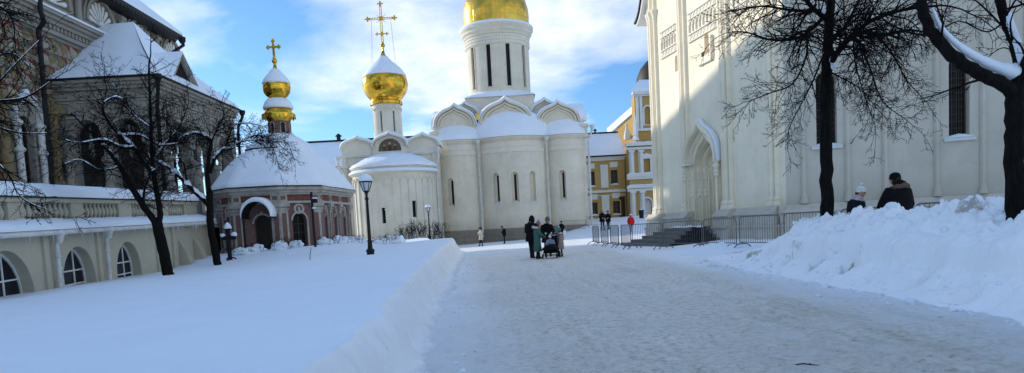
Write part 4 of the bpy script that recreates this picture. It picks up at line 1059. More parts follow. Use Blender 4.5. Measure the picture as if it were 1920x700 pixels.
# far wing seen behind the two churches on the left
fw = thing('far_wing', 'long pale building with snowy roof behind chapel and small church', 'building', (-16, 97, 0))
mb = MB(); mb.box(-30, -7, 97, 106, 0, uz(620, 312, 97)); mb.build('wall', 'yellow_plaster', fw)
mb = MB(); zr0, zr1 = at(620, 312, 97).z, at(620, 266, 103).z
rows = [[(lerp(-30, -7, i/20), 96.6+t*6.5, zr0+t*(zr1-zr0)+.06*nz(i, t*4)) for i in range(21)] for t in (0, .03, .3, .6, 1)]
mb.grid(rows); mb.build('roof_snow', 'snow_smooth', fw, smooth=180)
mb = MB(); mb.box(-30, -7, 103, 103.3, zr1-.1, zr1+.22); mb.lathe(at(635, 266, 103).x, 103.1, [(.3, zr1+.2), (.3, zr1+.7), (.55, zr1+.7), (.1, zr1+1.1)], 8); mb.build('roof_ridge', 'roof_iron', fw)

# ------------------------------------------------------------------ octagonal pink chapel
cpx = [(-18.75, 46.6), (-17.2, 45), (-14.35, 45), (-12.35, 46.7), (-11.75, 53), (-14, 56.5), (-17.6, 56.5), (-19.2, 53)]
CC = Vector((-15.55, 50.2))
cl = thing('chapel', 'pinkish brown chapel with white pilasters, big snowy hipped roof and small gold cupola', 'chapel', (CC.x, CC.y, .6))
ZE = 4.75; ZB = -.2
faces = []
for i in range(8):
    p, q = cpx[i], cpx[(i+1) % 8]; faces.append((flat((p[0], p[1], 0), (q[0]-p[0], q[1]-p[1])), math.hypot(q[0]-p[0], q[1]-p[1])))
openings = {0: [(.95, 1.6, .95, 3.2)], 1: [(1.2, 2.26, .45, 3.05)], 2: [(.78, 1.72, .75, 3.1)], 3: [(1.05, 1.45, 1.35, 3.0), (2.95, 3.35, 1.35, 3.0), (4.85, 5.25, 1.4, 3.0)]}
wl = MB(); rd = MB()
for i, (P, Ln) in enumerate(faces):
    ops = openings.get(i, []); tm = MB(); nic = []
    holed(wl, P, rect(0, Ln, ZB, ZE), [arch(*o_) for o_ in ops], .35)
    # entablature: architrave, dark red frieze with little blocks, cornice in three steps
    e = .12
    tm.fbox(P, -.05, Ln+.05, 3.72, 3.86, -.05, .16); tm.fbox(P, -.08, Ln+.08, 4.26, 4.38, -.05, .20); tm.fbox(P, -.12, Ln+.12, 4.38, 4.56, -.05, .32); tm.fbox(P, -.18, Ln+.18, 4.56, 4.76, -.05, .48)
    rd.fbox(P, .02, Ln-.02, 3.86, 4.26, -.05, .06)
    pl = [.22, Ln-.22] if i != 3 else [.2, 2.1, 4.05, Ln-.2]
    for u in pl:
        hw = .27 if i != 3 else .20
        tm.fbox(P, u-hw, u+hw, ZB, 3.72, -.05, .10); nic.append(MB()); nic[-1].fbox(P, u-hw*.55, u+hw*.55, 1.1, 3.1, .09, .112)
        tm.fbox(P, u-hw-.06, u+hw+.06, 3.3, 3.42, -.05, .17); tm.fbox(P, u-hw-.1, u+hw+.1, 3.5, 3.72, -.05, .22); tm.fbox(P, u-hw-.05, u+hw+.05, ZB, .95, -.05, .17)
        tm.fbox(P, u-hw, u+hw, 3.86, 4.26, -.05, .13); nic.append(MB()); nic[-1].fbox(P, u-hw*.6, u+hw*.6, 3.94, 4.18, .12, .137)
    for (a, b, c, d) in ops:
        c2 = (a+b)/2; fw_ = .11 if i != 3 else .07
        tm.band(P, arch(a, b, c, d, 12)[1:], arch(a-fw_, b+fw_, c, d+fw_, 12)[1:], -.02, .09)
        tm.fbox(P, c2-.07, c2+.07, d+.02, d+.2, -.02, .14)
        if i in (0, 2):
            tm.lathe_ = None
            ring = [(c2+.36*math.cos(k*math.pi/10), 3.36+.33*math.sin(k*math.pi/10)) for k in range(20)]; r2 = [(c2+.21*math.cos(k*math.pi/10), 3.36+.2*math.sin(k*math.pi/10)) for k in range(20)]
            tm.band(P, r2, ring, -.02, .08, closed=True)
            sh = [(c2-.08, 3.22), (c2+.08, 3.22)]+[(c2+.1*math.cos(k*math.pi/6), 3.40+.09*math.sin(k*math.pi/6)) for k in range(7)]; tm.prism(P, sh, -.01, .06)
        if i == 3:
            ring = [(c2+.2*math.cos(k*math.pi/8), 3.36+.22*math.sin(k*math.pi/8)) for k in range(16)]; r2 = [(c2+.11*math.cos(k*math.pi/8), 3.36+.12*math.sin(k*math.pi/8)) for k in range(16)]; tm.band(P, r2, ring, -.02, .08, closed=True)
    to = tm.build('trim', 'chapel_trim', cl)
    for q_ in nic: q_.build('pilaster_panel', 'chapel_red', to)
wl.build('wall', 'chapel_red', cl); rd.build('frieze', 'chapel_red_flat', cl)
for i, ops in openings.items():
    P, Ln = faces[i]
    for o_ in ops:
        if i == 1: continue
        window(cl, P, *o_, .35, bars=(1, 3) if i != 3 else (1, 4), fmat='frame_brown', fw=.05)
P, Ln = faces[1]; a, b, c, d = openings[1][0]
mb = MB(); mb.prism(P, arch(a, b, c, d, 10), -.34, -.28); c2 = (a+b)/2
for s in (-1, 1):
    for z in (.6, 1.5): mb.fbox(P, c2+s*.27-.2, c2+s*.27+.2, z, z+.8, -.28, -.25)
do = mb.build('door', 'wood_dark', cl); mb = MB(); mb.ball(P(c2+.06, 1.5, -.24), .035); mb.build('handle', 'gold', do)
# barrel canopy over the door with a thick blanket of snow
mb = MB(); u0, u1 = a-.36, b+.36; cc = [(c2+(u1-u0)/2*math.cos(math.pi*k/14), 2.9+.95*math.sin(math.pi*k/14)) for k in range(15)]; ci = shrink(cc, c2, 2.9, .94)
mb.band(P, ci, cc, .02, 1.15); 
for s in (u0+.06, u1-.06): mb.fbox(P, s-.05, s+.05, ZB, 2.9, 1.0, 1.1); mb.fbox(P, s-.04, s+.04, 2.82, 2.9, .02, 1.1)
cn = mb.build('canopy', 'roof_iron', cl, smooth=40)
mb = MB(); rows = []
for k in range(15):
    an = math.pi*k/14; r = (u1-u0)/2; t = .30*max(.06, math.sin(an))**.7*(1+.2*nz(k*.5, 1)); mid = (c2+r*math.cos(an), 2.9+.95*math.sin(an)); n = (math.cos(an), math.sin(an))
    rows.append([P(mid[0], mid[1], .0), P(mid[0]+n[0]*t, mid[1]+n[1]*t, .0), P(mid[0]+n[0]*t, mid[1]+n[1]*t, .95), P(mid[0]+n[0]*t*.8, mid[1]+n[1]*t*.8, 1.2), P(mid[0]+n[0]*t*.25, mid[1]+n[1]*t*.25, 1.26), P(mid[0], mid[1], 1.2)])
mb.grid(rows); mb.build('canopy_snow', 'snow', cn, smooth=180)
# hipped roof under snow: octagon easing into a round neck
def cring(t, z, extra=0):
    r = []
    for i in range(8):
        for k in range(6):
            s = k/6; p = Vector(cpx[i]).lerp(Vector(cpx[(i+1) % 8]), s); d = p-CC
            rad = Vector(d).normalized()*.82; q = (d*(1+extra/ d.length)).lerp(rad, t)
            r.append((CC.x+q.x, CC.y+q.y, z))
    return r
mb = MB(); prof = [(0, 4.80, .52), (0, 4.95, .56), (.03, 5.12, .5), (.14, 5.75, .5), (.28, 6.45, .45), (.44, 7.1, .35), (.545, 7.42, .25), (.56, 7.62, .25), (.70, 8.15, .1), (.85, 8.5, 0), (1, 8.75, 0)]
rows = []
for t, z, ex in prof:
    rr = cring(t, z, ex); rr = [(x+.05*nz(x*2, y, z), y, zz_+.07*nz(x, y, z, .8)*(z > 4.9)) for x, y, zz_ in rr]; rows.append(rr+[rr[0]])
mb.grid(rows); mb.build('roof_snow', 'snow_smooth', cl, smooth=180)
mb = MB(); r1 = cring(.548, 7.44, .27)[:13]; r2 = [(x, y, z+.10) for x, y, z in r1]; mb.grid([r1, r2]); 
for i in range(8):
    p, q = Vector(cpx[i]), Vector(cpx[(i+1) % 8]); 
    pp = CC+(p-CC)*(1+.55/(p-CC).length); qq = CC+(q-CC)*(1+.55/(q-CC).length)
    mb.tube([(pp.x, pp.y, 4.78), (qq.x, qq.y, 4.78)], .04, 6)
mb.build('gutter', 'roof_iron', cl)
for k, (fx, a_) in enumerate(((.3, .2), (.75, .2))): pass
DCH = (CC.x+.05, CC.y-.2)
mb = MB(); PR = cyl(*DCH, .74); holed(mb, PR, rect(-math.pi*.74, math.pi*.74, 8.2, 9.75), [arch(a_-.14, a_+.14, 8.75, 9.45, 6) for a_ in (-1.05, -.3, .45, 1.2)], .15, step=.12); mb.build('lantern', 'chapel_red', cl, smooth=40)
for a_ in (-1.05, -.3, .45, 1.2):
    mb = MB(); pane(mb, PR, arch(a_-.14, a_+.14, 8.75, 9.45, 6), -.14); mb.cur = 1; mb.band(PR, arch(a_-.14, a_+.14, 8.75, 9.45, 6), arch(a_-.19, a_+.19, 8.7, 9.5, 6), -.01, .03, closed=True); mb.build('lantern_window', ['glass_dark', 'chapel_trim'], cl)
mb = MB(); mb.lathe(*DCH, [(.76, 9.55), (.82, 9.7), (.95, 9.85), (1.12, 9.95), (1.12, 10.05)], 36)
mb.lathe(*DCH, [(1.08, 9.98), (.92, 10.2), (.88, 10.42), (.95, 10.5), (.8, 10.55)], 36)
for k in range(26):
    a_ = 2*math.pi*k/26; PT = cyl(*DCH, 1.12); u = a_*1.12; mb.prism(PT, [(u-.13, 9.98), (u-.10, 9.82), (u, 9.70+.05*(k % 2)), (u+.10, 9.82), (u+.13, 9.98)], -.01, .02)
mb.build('gilded_collar', 'gold', cl, smooth=40)
mb = MB(); mb.lathe(*DCH, [(1.0, 10.42), (1.02, 10.56), (.9, 10.85), (.7, 11.08), (.45, 11.2), (.3, 11.22)], 36, wob=lambda r, z, a: (r+.03*nz(a*3, z), z+.03*nz(a*4, 2))); mb.build('collar_snow', 'snow', cl, smooth=180)
on_ = [(.32, 11.05), (.5, 11.13), (.72, 11.3), (.88, 11.55), (.94, 11.85), (.90, 12.15), (.76, 12.45), (.55, 12.7), (.33, 12.95), (.17, 13.18), (.10, 13.4)]
mb = MB(); mb.lathe(*DCH, on_, 40); mb.build('onion_dome', 'gold', cl, smooth=180)
CS_ = at(521, 158, 50).z; mb = MB(); mb.lathe(*DCH, snowcap(on_, CS_, 13.1, .045), 40, wob=lambda r, z, a: (r, z+(.07*nz(a*2, 1) if z < CS_+.15 else 0))); mb.build('dome_snow', 'snow', cl, smooth=180)
mb = MB(); x, y = DCH; mb.tube([(x, y, 13.0), (x, y, 13.55)], [.16, .08], 10); mb.ball((x, y, 13.68), .19); mb.tube([(x, y, 13.82), (x, y, 13.92)], .12, 10)
mb.box(x-.075, x+.075, y-.05, y+.05, 13.8, 15.05); mb.box(x-.38, x+.38, y-.052, y+.052, 14.55, 14.7)
for dx, z in ((-.42, 14.625), (.42, 14.625), (0, 15.1)): mb.ball((x+dx, y, z), .10, .07, .10, 8, 6); 
for dx, z in ((-.36, 14.74), (-.36, 14.51), (.36, 14.74), (.36, 14.51), (-.1, 15.02), (.1, 15.02)): mb.ball((x+dx, y, z), .06, .05, .06, 6, 5)
mb.build('cross', 'gold', cl, smooth=50)

# ------------------------------------------------------------------ terrace with balustrade (left)
TA, TBp = Vector((-16.9, 22.5, 0)), Vector((-18.95, 45.2, 0)); TU = (TBp-TA).normalized(); TL = (TBp-TA).length
te = thing('terrace', 'cream terrace wall with deep arched windows and balustrade under snow, left edge of the view', 'terrace', (-18, 34, 0))
T0 = flat(TA, TU); sl_ = .0305
def TP(u, z, w=0): return T0(u, z+sl_*u, w)        # the whole terrace climbs gently with the ground
GUT = 2.06
def tu(px): # distance along the wall for a photo column
    k = (px-960)/F; return (TA.x-k*TA.y)/(k*TU.y-TU.x)
tw = []
for pl, pr, top in ((-42, 65, 470), (120, 182, 462), (222, 268, 453)):
    a, b = tu(pl), tu(pr); p = T0((a+b)/2, 0, 0); z = at((pl+pr)/2, top, p.y).z-sl_*(a+b)/2; tw.append((a, b, -1.2, z))
mb = MB(); holed(mb, TP, rect(-6, TL, -1.5, GUT), [arch(a, b, c, d, 14, 1.1) for a, b, c, d in tw], .5)
mb.build('wall', 'terrace_plaster', te)
for a, b, c, d in tw:
    a2, b2 = a+.0, b-.0
    window(te, TP, a2, b2, c, d, .49, bars=(2, 3), fmat='frame_white', fw=.09, k=1.1, n=14)
for px, q_ in ((90, .16), (190, .16), (300, .16), (-60, .12), (330, .12)): u = tu(px); mb = MB(); mb.fbox(TP, u-q_, u+q_, -1.5, GUT-.05, -.05, .10); mb.build('pilaster', 'terrace_plaster', te)
mb = MB(); mb.fbox(TP, -6, TL, GUT, GUT+.09, -.3, .42); mb.tube([TP(-6, GUT-.02, .46), TP(TL, GUT-.02, .46)], .085, 8); mb.build('gutter', 'white_metal', te)
for px in (103, 198): 
    u = tu(px); downpipe(te, [TP(u, GUT-.1, .34), TP(u, GUT-.3, .30), TP(u, GUT-.5, .22), TP(u, -1.2, .2)], .09)
ic = MB(); q = random.Random(3)
for k in range(46):
    u = q.uniform(2, TL-1); L_ = q.uniform(.08, .28)*(1.7 if abs(u-tu(150)) < 1.2 else 1); p = TP(u, GUT-.09, .47); ic.tube([p, p-Vector((0, 0, L_))], [.018, .004], 5)
ic.build('icicle', 'lamp_glass', te)
# sloping ledge with snow, then balustrade
mb = MB(); mb.fbox(TP, -6, TL, GUT+.09, GUT+.32, -1.7, -.62); mb.build('ledge', 'terrace_plaster', te)
mb = MB(); rows = []
n = 120
for i in range(n+1):
    u = lerp(-6, TL+.1, i/n); h = .28+.08*nz(u*.8, 3)+.06*nz(u*2.6, 5)+.03*nz(u*6, 9)
    rows.append([TP(u, GUT+.1, .46+.03*nz(u*2, 8)), TP(u, GUT+.1+h*.45, .44), TP(u, GUT+.1+h*.85, .25), TP(u, GUT+.12+h*1.1, -.15+.08*nz(u*2, 1)), TP(u, GUT+.18+h*1.2, -.45), TP(u, GUT+.15+h*1.3, -.70)])
mb.grid(rows); mb.build('ledge_snow', 'snow', te, smooth=180)
BZ0, BZ1 = GUT+.42, GUT+1.27
mb = MB(); mb.fbox(TP, -6, TL, BZ0-.2, BZ0+.02, -1.0, -.62); mb.fbox(TP, -6, TL, BZ1-.10, BZ1+.05, -1.05, -.56); mb.fbox(TP, -6, TL, BZ1+.05, BZ1+.09, -1.1, -.52)
piers = []; u = tu(-20)
# piers between groups of balusters, measured along the wall
groups = [(-6, tu(-6)-.2), (tu(0), tu(66)), (tu(94), tu(178)), (tu(200), tu(262)), (tu(285), tu(340)), (tu(350), tu(378))]
last = -6
bal = MB(); bp = [(.06, 0), (.10, .02), (.10, .08), (.05, .12), (.085, .22), (.115, .32), (.10, .42), (.06, .55), (.05, .62), (.085, .66), (.085, .70), (.06, .7)]
bals = []
for a, b in groups[1:]:
    if a-last > .1: mb.fbox(TP, last, a, BZ0, BZ1-.1, -.98, -.64)
    last = b; k = max(2, int((b-a)/.34))
    for i in range(k): bals.append(lerp(a, b, (i+.5)/k))
mb.fbox(TP, last, TL, BZ0, BZ1-.1, -.98, -.64)
mb.build('parapet', 'terrace_plaster', te)
b0 = None
for u in bals:
    mb = MB(); p = TP(u, BZ0, -.81); mb.lathe(p.x, p.y, [(r*1.15, p.z+z*1.08) for r, z in bp], 10); mb.build('baluster', 'terrace_plaster', te, smooth=40)
mb = MB(); mb.tube([TP(-6, BZ1+.09, -.5), TP(TL, BZ1+.09, -.5)], .035, 6); mb.build('coping_edge', 'roof_iron', te)
mb = MB(); rows = []
for i in range(n+1):
    u = lerp(-6, TL+.1, i/n); h = .42+.05*nz(u*.6, 1)+.03*nz(u*2.5, 4)
    rows.append([TP(u, BZ1+.12, -.50), TP(u, BZ1+.12+h*.6, -.52), TP(u, BZ1+.12+h, -.68), TP(u, BZ1+.16+h*1.2, -1.0), TP(u, BZ1+.14+h*1.35, -1.6), TP(u, BZ1+h*1.3, -2.0), TP(u, BZ1-.6, -2.1)])
mb.grid(rows); mb.build('coping_snow', 'snow_smooth', te, smooth=180)
mb = MB(); mb.fbox(TP, -6, TL, -1.5, GUT+.35, -13, -1.7); mb.build('floor', 'refectory_plaster', te)
mb = MB(); mb.add([TP(TL, -1.5, 0), TP(TL, -1.5, -13), TP(TL, GUT, -13), TP(TL, GUT, 0)], [(0, 1, 2, 3)]); mb.build('end_wall', 'terrace_plaster', te)
# buttress at the far end
for px in (345, 372): 
    u = tu(px); mb = MB(); mb.add([TP(u-.35, -1.2, 0), TP(u+.35, -1.2, 0), TP(u+.35, -1.2, .9), TP(u-.35, -1.2, .9), TP(u-.3, 1.2, .02), TP(u+.3, 1.2, .02), TP(u+.3, .6, .35), TP(u-.3, .6, .35)], [(0, 1, 2, 3), (4, 5, 6, 7), (0, 1, 5, 4), (1, 2, 6, 5), (2, 3, 7, 6), (3, 0, 4, 7)])
    mb.build('buttress', 'terrace_plaster', te)

# ------------------------------------------------------------------ refectory with painted faceted wall (far left)
rf = thing('refectory', 'tall refectory with multicoloured diamond-faceted wall, shell gables and dark eaves', 'building', (-34, 50, 0))
RX = -28.5; RW = flat((RX, 61.3, 0), (0, -1))      # u runs from the far end towards us... seen from the right side
def RWp(d, z, w=0): return Vector((RX+w, d, z))
def RF(u, z, w=0): return Vector((RX+w, u, z))
mb = MB()
wz_ = [(42.4, 43.8, 5.2, 9.6), (36.5, 38, 5.2, 9.6)]
holed(mb, RF, rect(26, 61.3, -.5, 20.0), [arch(a, b, c, d, 6) for a, b, c, d in wz_], .5)
mb.box(RX-14, RX-.5, 26, 61.29, -.5, 20); mb.add([RF(61.3, -.5, 0), RF(61.3, -.5, -.5), RF(61.3, 20, -.5), RF(61.3, 20, 0)], [(0, 1, 2, 3)]); mb.build('wall', 'refectory_plaster', rf)
for a, b, c, d in wz_:
    o = window(rf, RF, a, b, c, d, .5, bars=(1, 4), fmat='frame_brown', fw=.06, n=6)
    s = MB()
    for u in (a-.35, b+.35):
        s.tube([RF(u, c-.4, .25), RF(u, d-.5, .25)], .2, 10)
        for z in (c-.4, (c+d)/2, d-.6): s.lathe(RX+.25, u, [(.2, z-.1), (.32, z), (.32, z+.15), (.2, z+.25)], 10)
    s.band(RF, shrink(ogee(a-.7, b+.7, d-.3, d+1.3), (a+b)/2, d-.3, .82), ogee(a-.7, b+.7, d-.3, d+1.3), 0, .4)
    s.fbox(RF, a-.7, b+.7, c-.8, c-.4, 0, .5)
    s.build('surround', 'trim_white', o, smooth=40)
    n_ = MB(); og = ogee(a-.75, b+.75, d-.28, d+1.35); rows = []
    for u, z in og: rows.append([RF(u, z, 0), RF(u, z+.22, .05), RF(u, z+.2, .4), RF(u, z, .5)])
    n_.grid(rows); n_.build('snow_cap', 'snow', o, smooth=180)
# faceted rustication: little pyramids with painted sides
fm = MB(); CS = .92; zc0, zc1 = 10.4, atX(168, 62, RX).z-2.3
pal = [(0, 2, 1, 3), (0, 2, 1, 0), (0, 1, 2, 3)]
for i in range(int((61-30)/CS)):
    for j in range(int((zc1-zc0)/CS)+1):
        u = 30+i*CS+(CS/2 if j % 2 else 0); z = zc0+j*CS; c = RF(u+CS/2, z+CS/2, .24); q = [RF(u, z, .02), RF(u+CS, z, .02), RF(u+CS, z+CS, .02), RF(u, z+CS, .02)]
        p = pal[(i+j*2) % 3]
        for k in range(4):
            fm.cur = p[k]; fm.add([q[k], q[(k+1) % 4], c], [(0, 1, 2)])
fm.build('faceted_stone', ['facet_cream', 'facet_red', 'facet_green', 'facet_ochre'], rf)
bays = {}
for i in range(int((61-30)/CS)):
    for j in range(6):
        u = 30+i*CS; z = 4.6+j*CS
        if u > 45.2 or any(a-1 < u+CS/2 < b+1 for a, b, _, _ in wz_): continue
        fm = bays.setdefault(sum(u > a for a, _, _, _ in wz_), MB())
        c = RF(u+CS/2, z+CS/2, .2); q = [RF(u, z, .02), RF(u+CS, z, .02), RF(u+CS, z+CS, .02), RF(u, z+CS, .02)]; p = pal[(i*2+j) % 3]
        for k in range(4): fm.cur = p[k]; fm.add([q[k], q[(k+1) % 4], c], [(0, 1, 2)])
for fm in bays.values(): fm.build('faceted_stone', ['facet_ochre', 'facet_green', 'facet_cream', 'facet_red'], rf)
mb = MB(); mb.box(RX-.1, RX+.12, 46.2, 58.9, 2.5, 10.3); mb.build('porch_wall_shaded', 'porch_wall_shaded', rf)  # dark panel: shade inside the porch painted as wall colour
for u in (40.8, 45.2):
    col = MB(); col.tube([RF(u, 3, .35), RF(u, 10, .35)], .3, 12)
    for z in (3.2, 5.5, 8.2, 9.8): col.lathe(RX+.35, u, [(.3, z-.2), (.45, z), (.5, z+.15), (.3, z+.4)], 12)
    col.fbox(RF, u-.6, u+.6, 9.9, 10.5, 0, .9)
    col.build('painted_column', 'facet_ochre', rf, smooth=40)
# cornice and attic with scallop-shell gables
mb = MB(); z0 = atX(168, 62, RX).z-1.3
for z, w_, h in ((z0, .25, .25), (z0+.25, .12, .35), (z0+.6, .4, .25), (z0+.85, .6, .22), (z0+1.07, .8, .22)): mb.fbox(RF, 26, 61.5, z, z+h, -.1, w_)
for i in range(80): u = 30+i*.39; mb.fbox(RF, u, u+.2, z0+.3, z0+.58, 0, .3)
mb.build('cornice', 'refectory_plaster', rf)
mb = MB(); rows = [[RF(26+i*.5, z0+1.29, .85), RF(26+i*.5, z0+1.45+.04*nz(i, 1), .82), RF(26+i*.5, z0+1.62, .4), RF(26+i*.5, z0+1.75, .0)] for i in range(72)]; mb.grid(rows); mb.build('cornice_snow', 'snow', rf, smooth=180)
S0 = atX(185, 50, RX); S1 = atX(95, 18, RX); SP_ = S0.y-S1.y
for u in (S1.y-SP_, S1.y, S0.y, S0.y+SP_, S0.y+2*SP_):
    sh = MB(); rb = MB(); sb = MB(); z = S0.z; hw = 1.62; n = 9
    arcp = lambda f: [(u+hw*f*math.cos(math.pi*k/16), z+1.75*f*math.sin(math.pi*k/16)) for k in range(17)]
    for f0, f1, w_ in ((1.0, 1.14, .30), (1.16, 1.26, .18)): sh.band(RF, arcp(f0), arcp(f1), 0, w_)
    sb.prism(RF, arcp(1.0), 0, .06)
    for k in range(9):
        a_ = math.pi*(k+.5)/9; d = (math.cos(a_), math.sin(a_)); nrm = (-d[1], d[0]); L0, L1 = .22, .93
        pt = lambda r, s: (u+hw*r*d[0]+nrm[0]*s, z+1.75*r*d[1]+nrm[1]*s)
        lp = [pt(L0, -.03), pt(.80, -.16), pt(.90, -.11), pt(L1, 0), pt(.90, .11), pt(.80, .16), pt(L0, .03)]
        rb.prism(RF, lp, .05, .20)
    rb.prism(RF, [(u+.35*math.cos(math.pi*k/8), z+.35*math.sin(math.pi*k/8)) for k in range(9)], .05, .24)
    o = sh.build('shell_gable', 'refectory_plaster', rf, smooth=30); rb.build('shell_rib', 'trim_white', o); sb.build('shell_field', 'facet_ochre', o)
for u in [S1.y+SP_*(k-1.5) for k in range(5)]:
    mb = MB(); mb.tube([RF(u, z0+1.2, .2), RF(u, z0+3.2, .2)], .22, 10); mb.fbox(RF, u-.35, u+.35, z0+3.2, z0+3.5, 0, .5)
    mb.build('attic_column', 'refectory_plaster', rf, smooth=40)
# roof: dark boarded soffit, thin lip, snow above; hip at the far end
EX, ED, EZ = -27.05, 62.5, 18.95
rg = [(-34.5, 57.0, 26.4), (-34.5, 20, 26.4)]
mb = MB(); pr = [(EX, ED, EZ), (EX, 20, EZ+.25), (-42, 20, EZ+.25), (-42, ED, EZ)]
zl = .3
mb.add([Vector(p) for p in pr]+[Vector(p)+Vector((0, 0, zl)) for p in pr], [(0, 1, 2, 3), (0, 1, 5, 4), (3, 0, 4, 7)])
mb.build('soffit', 'roof_iron', rf)
lace = MB()
for i in range(60):
    d = ED-i*.5; zz0 = EZ+.25*(ED-d)/(ED-20); lace.prism(lambda u, z, w=0: Vector((EX+.02+w, u, z)), [(d, zz0), (d-.24, zz0-.24), (d-.48, zz0)], 0, .04)
for i in range(16):
    x = EX-i*.5; lace.prism(flat((0, ED+.02, 0), (1, 0)), [(x, EZ), (x-.24, EZ-.24), (x-.48, EZ)], -.04, 0)
lace.build('eave_lace', 'roof_iron', rf)
mb = MB(); e1 = [Vector(p)+Vector((0, 0, zl)) for p in pr]; r0, r1 = Vector(rg[0]), Vector(rg[1])
up = Vector((0, 0, .22)); e2 = [e1[0]+up, e1[1]+up, e1[2]+up, e1[3]+up]
mb.add(e1+e2+[r0, r1], [(0, 1, 5, 4), (3, 0, 4, 7), (4, 5, 9, 8), (7, 4, 8), (6, 7, 8, 9)]); mb.build('roof_snow', 'snow_smooth', rf)
hp = MB(); hp.tube([(EX+.05, ED-.3, EZ+.1), (EX+.15, ED-.3, EZ-.55), (EX-.9, ED-1.2, EZ-1.6), (RX+.3, 61.4, EZ-2.4), (RX+.3, 61.4, 3)], .13, 8); hp.lathe(EX+.05, ED-.3, [(.14, EZ-.45), (.3, EZ-.2), (.3, EZ+.1), (.14, EZ+.1)], 8); hp.build('downpipe', 'roof_iron', rf, smooth=40)
dp = MB(); dp.tube([atX(70, -60, RX+.7), atX(76, 20, RX+.9), atX(83, 42, RX+1.0), atX(72, 56, RX+.5), atX(79, 130, RX+.5), atX(97, 345, RX+.5)], .15, 8); dp.build('downpipe', 'roof_iron', rf, smooth=40)

# ------------------------------------------------------------------ refectory porch: open loggia with pyramid roof
po = thing('entrance_porch', 'arcaded stone porch with steep snow-covered hip roof and dark triangular dormer', 'porch', (-25, 52, 2.5))
X1, D0, D1, ZP = -22.0, 46.0, 59.0, 12.1; XL = -28.48
PF = flat((XL, D0, 0), (1, 0)); PS = flat((X1, D0, 0), (0, 1)); PBk = flat((X1, D1, 0), (-1, 0)); LF = X1-XL; LS = D1-D0
zb0, spr = 2.6, 6.9
def loggia(P, L, n, name):
    mb = MB(); mg = .75; sp_ = (L-mg*2)/n; hs = [arch(mg+i*sp_+.32, mg+(i+1)*sp_-.32, zb0+1.1, 9.65, 12) for i in range(n)]
    holed(mb, P, rect(0, L, zb0-2.8, ZP), hs, .7)
    mb.add([P(0, zb0-2.8, -.7), P(L, zb0-2.8, -.7), P(L, zb0+1.1, -.7), P(0, zb0+1.1, -.7)], [(0, 1, 2, 3)])
    # inner face
    im = MB(); holed(im, lambda u, z, w=0: P(u, z, w-.7), rect(0, L, zb0-2.8, ZP), hs, .01); mb.add(im.v, im.f)
    mb.build('arcade_wall', 'refectory_plaster', po)
    t = MB()
    for i in range(n):
        a, b = mg+i*sp_+.32, mg+(i+1)*sp_-.32
        ao = arch(a, b, 5, 9.65, 12)[2:]; t.band(P, ao, shrink(ao, (a+b)/2, 9.65-(b-a)/2, 1.13), 0, .16); 
        t.fbox(P, a-.3, a+.02, 7.0, 7.3, 0, .22); t.fbox(P, b-.02, b+.3, 7.0, 7.3, 0, .22)
        t.lathe(*P((a+b)/2, 0, -.35).xy, [(.02, 7.2), (.16, 7.5), (.1, 7.7), (.22, 8.0), (.1, 8.4), (.05, 9.3)], 8)
    for i in range(n+1):
        u = mg+i*sp_
        t.lathe(*P(u, 0, .12).xy, [(.36, 2.6), (.36, 3.2), (.28, 3.3), (.30, 4.5), (.40, 4.7), (.46, 5.0), (.40, 5.3), (.30, 5.5), (.27, 6.8), (.40, 7.0), (.40, 7.25)], 12)
    for z, h, w_ in ((9.75, .14, .14), (10.9, .14, .14), (11.5, .2, .2), (11.7, .2, .35), (11.9, .2, .5)): t.fbox(P, -.1, L+.1, z, z+h, -.05, w_)
    k = int(L/.95)
    for i in range(k):
        u = lerp(.2, L-.2, (i+.5)/k); t.band(P, rect(u-.26, u+.26, 10.1, 10.72), rect(u-.38, u+.38, 9.98, 10.84), -.01, .09, closed=True)
        rr = [(u+.16*math.cos(j*math.pi/5), 10.41+.16*math.sin(j*math.pi/5)) for j in range(10)]; t.prism(P, rr, 0, .07)
        t.fbox(P, u-.2, u+.2, 11.1, 11.42, 0, .08)
    t.build('carved_trim', 'refectory_plaster', po, smooth=30)
loggia(PF, LF, 2, 'front'); loggia(PS, LS, 3, 'side'); loggia(PBk, LF, 2, 'back')
mb = MB(); mb.box(XL, X1-.7, D0+.7, D1-.7, ZP-1.4, ZP-1.2); mb.box(XL, X1, D0, D1, -.5, zb0); mb.build('ceiling', 'interior_shade', po)
mb = MB(); o_ = .55; ap = at(250, 47, 52.3); ez = ZP+.05
ec = [Vector((XL, D0-o_, ez)), Vector((X1+o_, D0-o_, ez)), Vector((X1+o_, D1+o_, ez)), Vector((XL, D1+o_, ez))]
zr = 17.4; wl_ = [Vector((XL, 49.5, 15.6)), Vector((XL, 52.3, ap.z-.1)), Vector((XL, 56, 15.2))]
def slope(a, b, c, d, n=12, m=12, th=.0, sag=.0):
    """bilinear snow sheet a-b (eave) to d-c (top) with a concave sag"""
    rows = []
    for j in range(m+1):
        t = j/m; row = []
        for i in range(n+1):
            s = i/n; p = a.lerp(b, s).lerp(d.lerp(c, s), t)
            p = p-Vector((0, 0, sag*math.sin(math.pi*t)))+Vector((0, 0, .22*sstep(0, .08, t)+.06*nz(p.x, p.y, 3, .8)*(0 < j < m and 0 < i < n)))
            row.append(p)
        rows.append([row[0]]+row[1:] if True else row)
    return rows
mb.grid(slope(ec[0], ec[1], ap, wl_[1]+Vector((0, -.0, 0)), sag=.55)); mb.grid(slope(ec[1], ec[2], ap, ap, sag=.35)); mb.grid(slope(ec[2], ec[3], wl_[1], ap, sag=.4))
mb.build('roof_snow', 'snow_smooth', po, smooth=40)
mb = MB()
for p, q in ((ec[0], ec[1]), (ec[1], ec[2]), (ec[2], ec[3])):
    mb.tube([p, q], .075, 6)
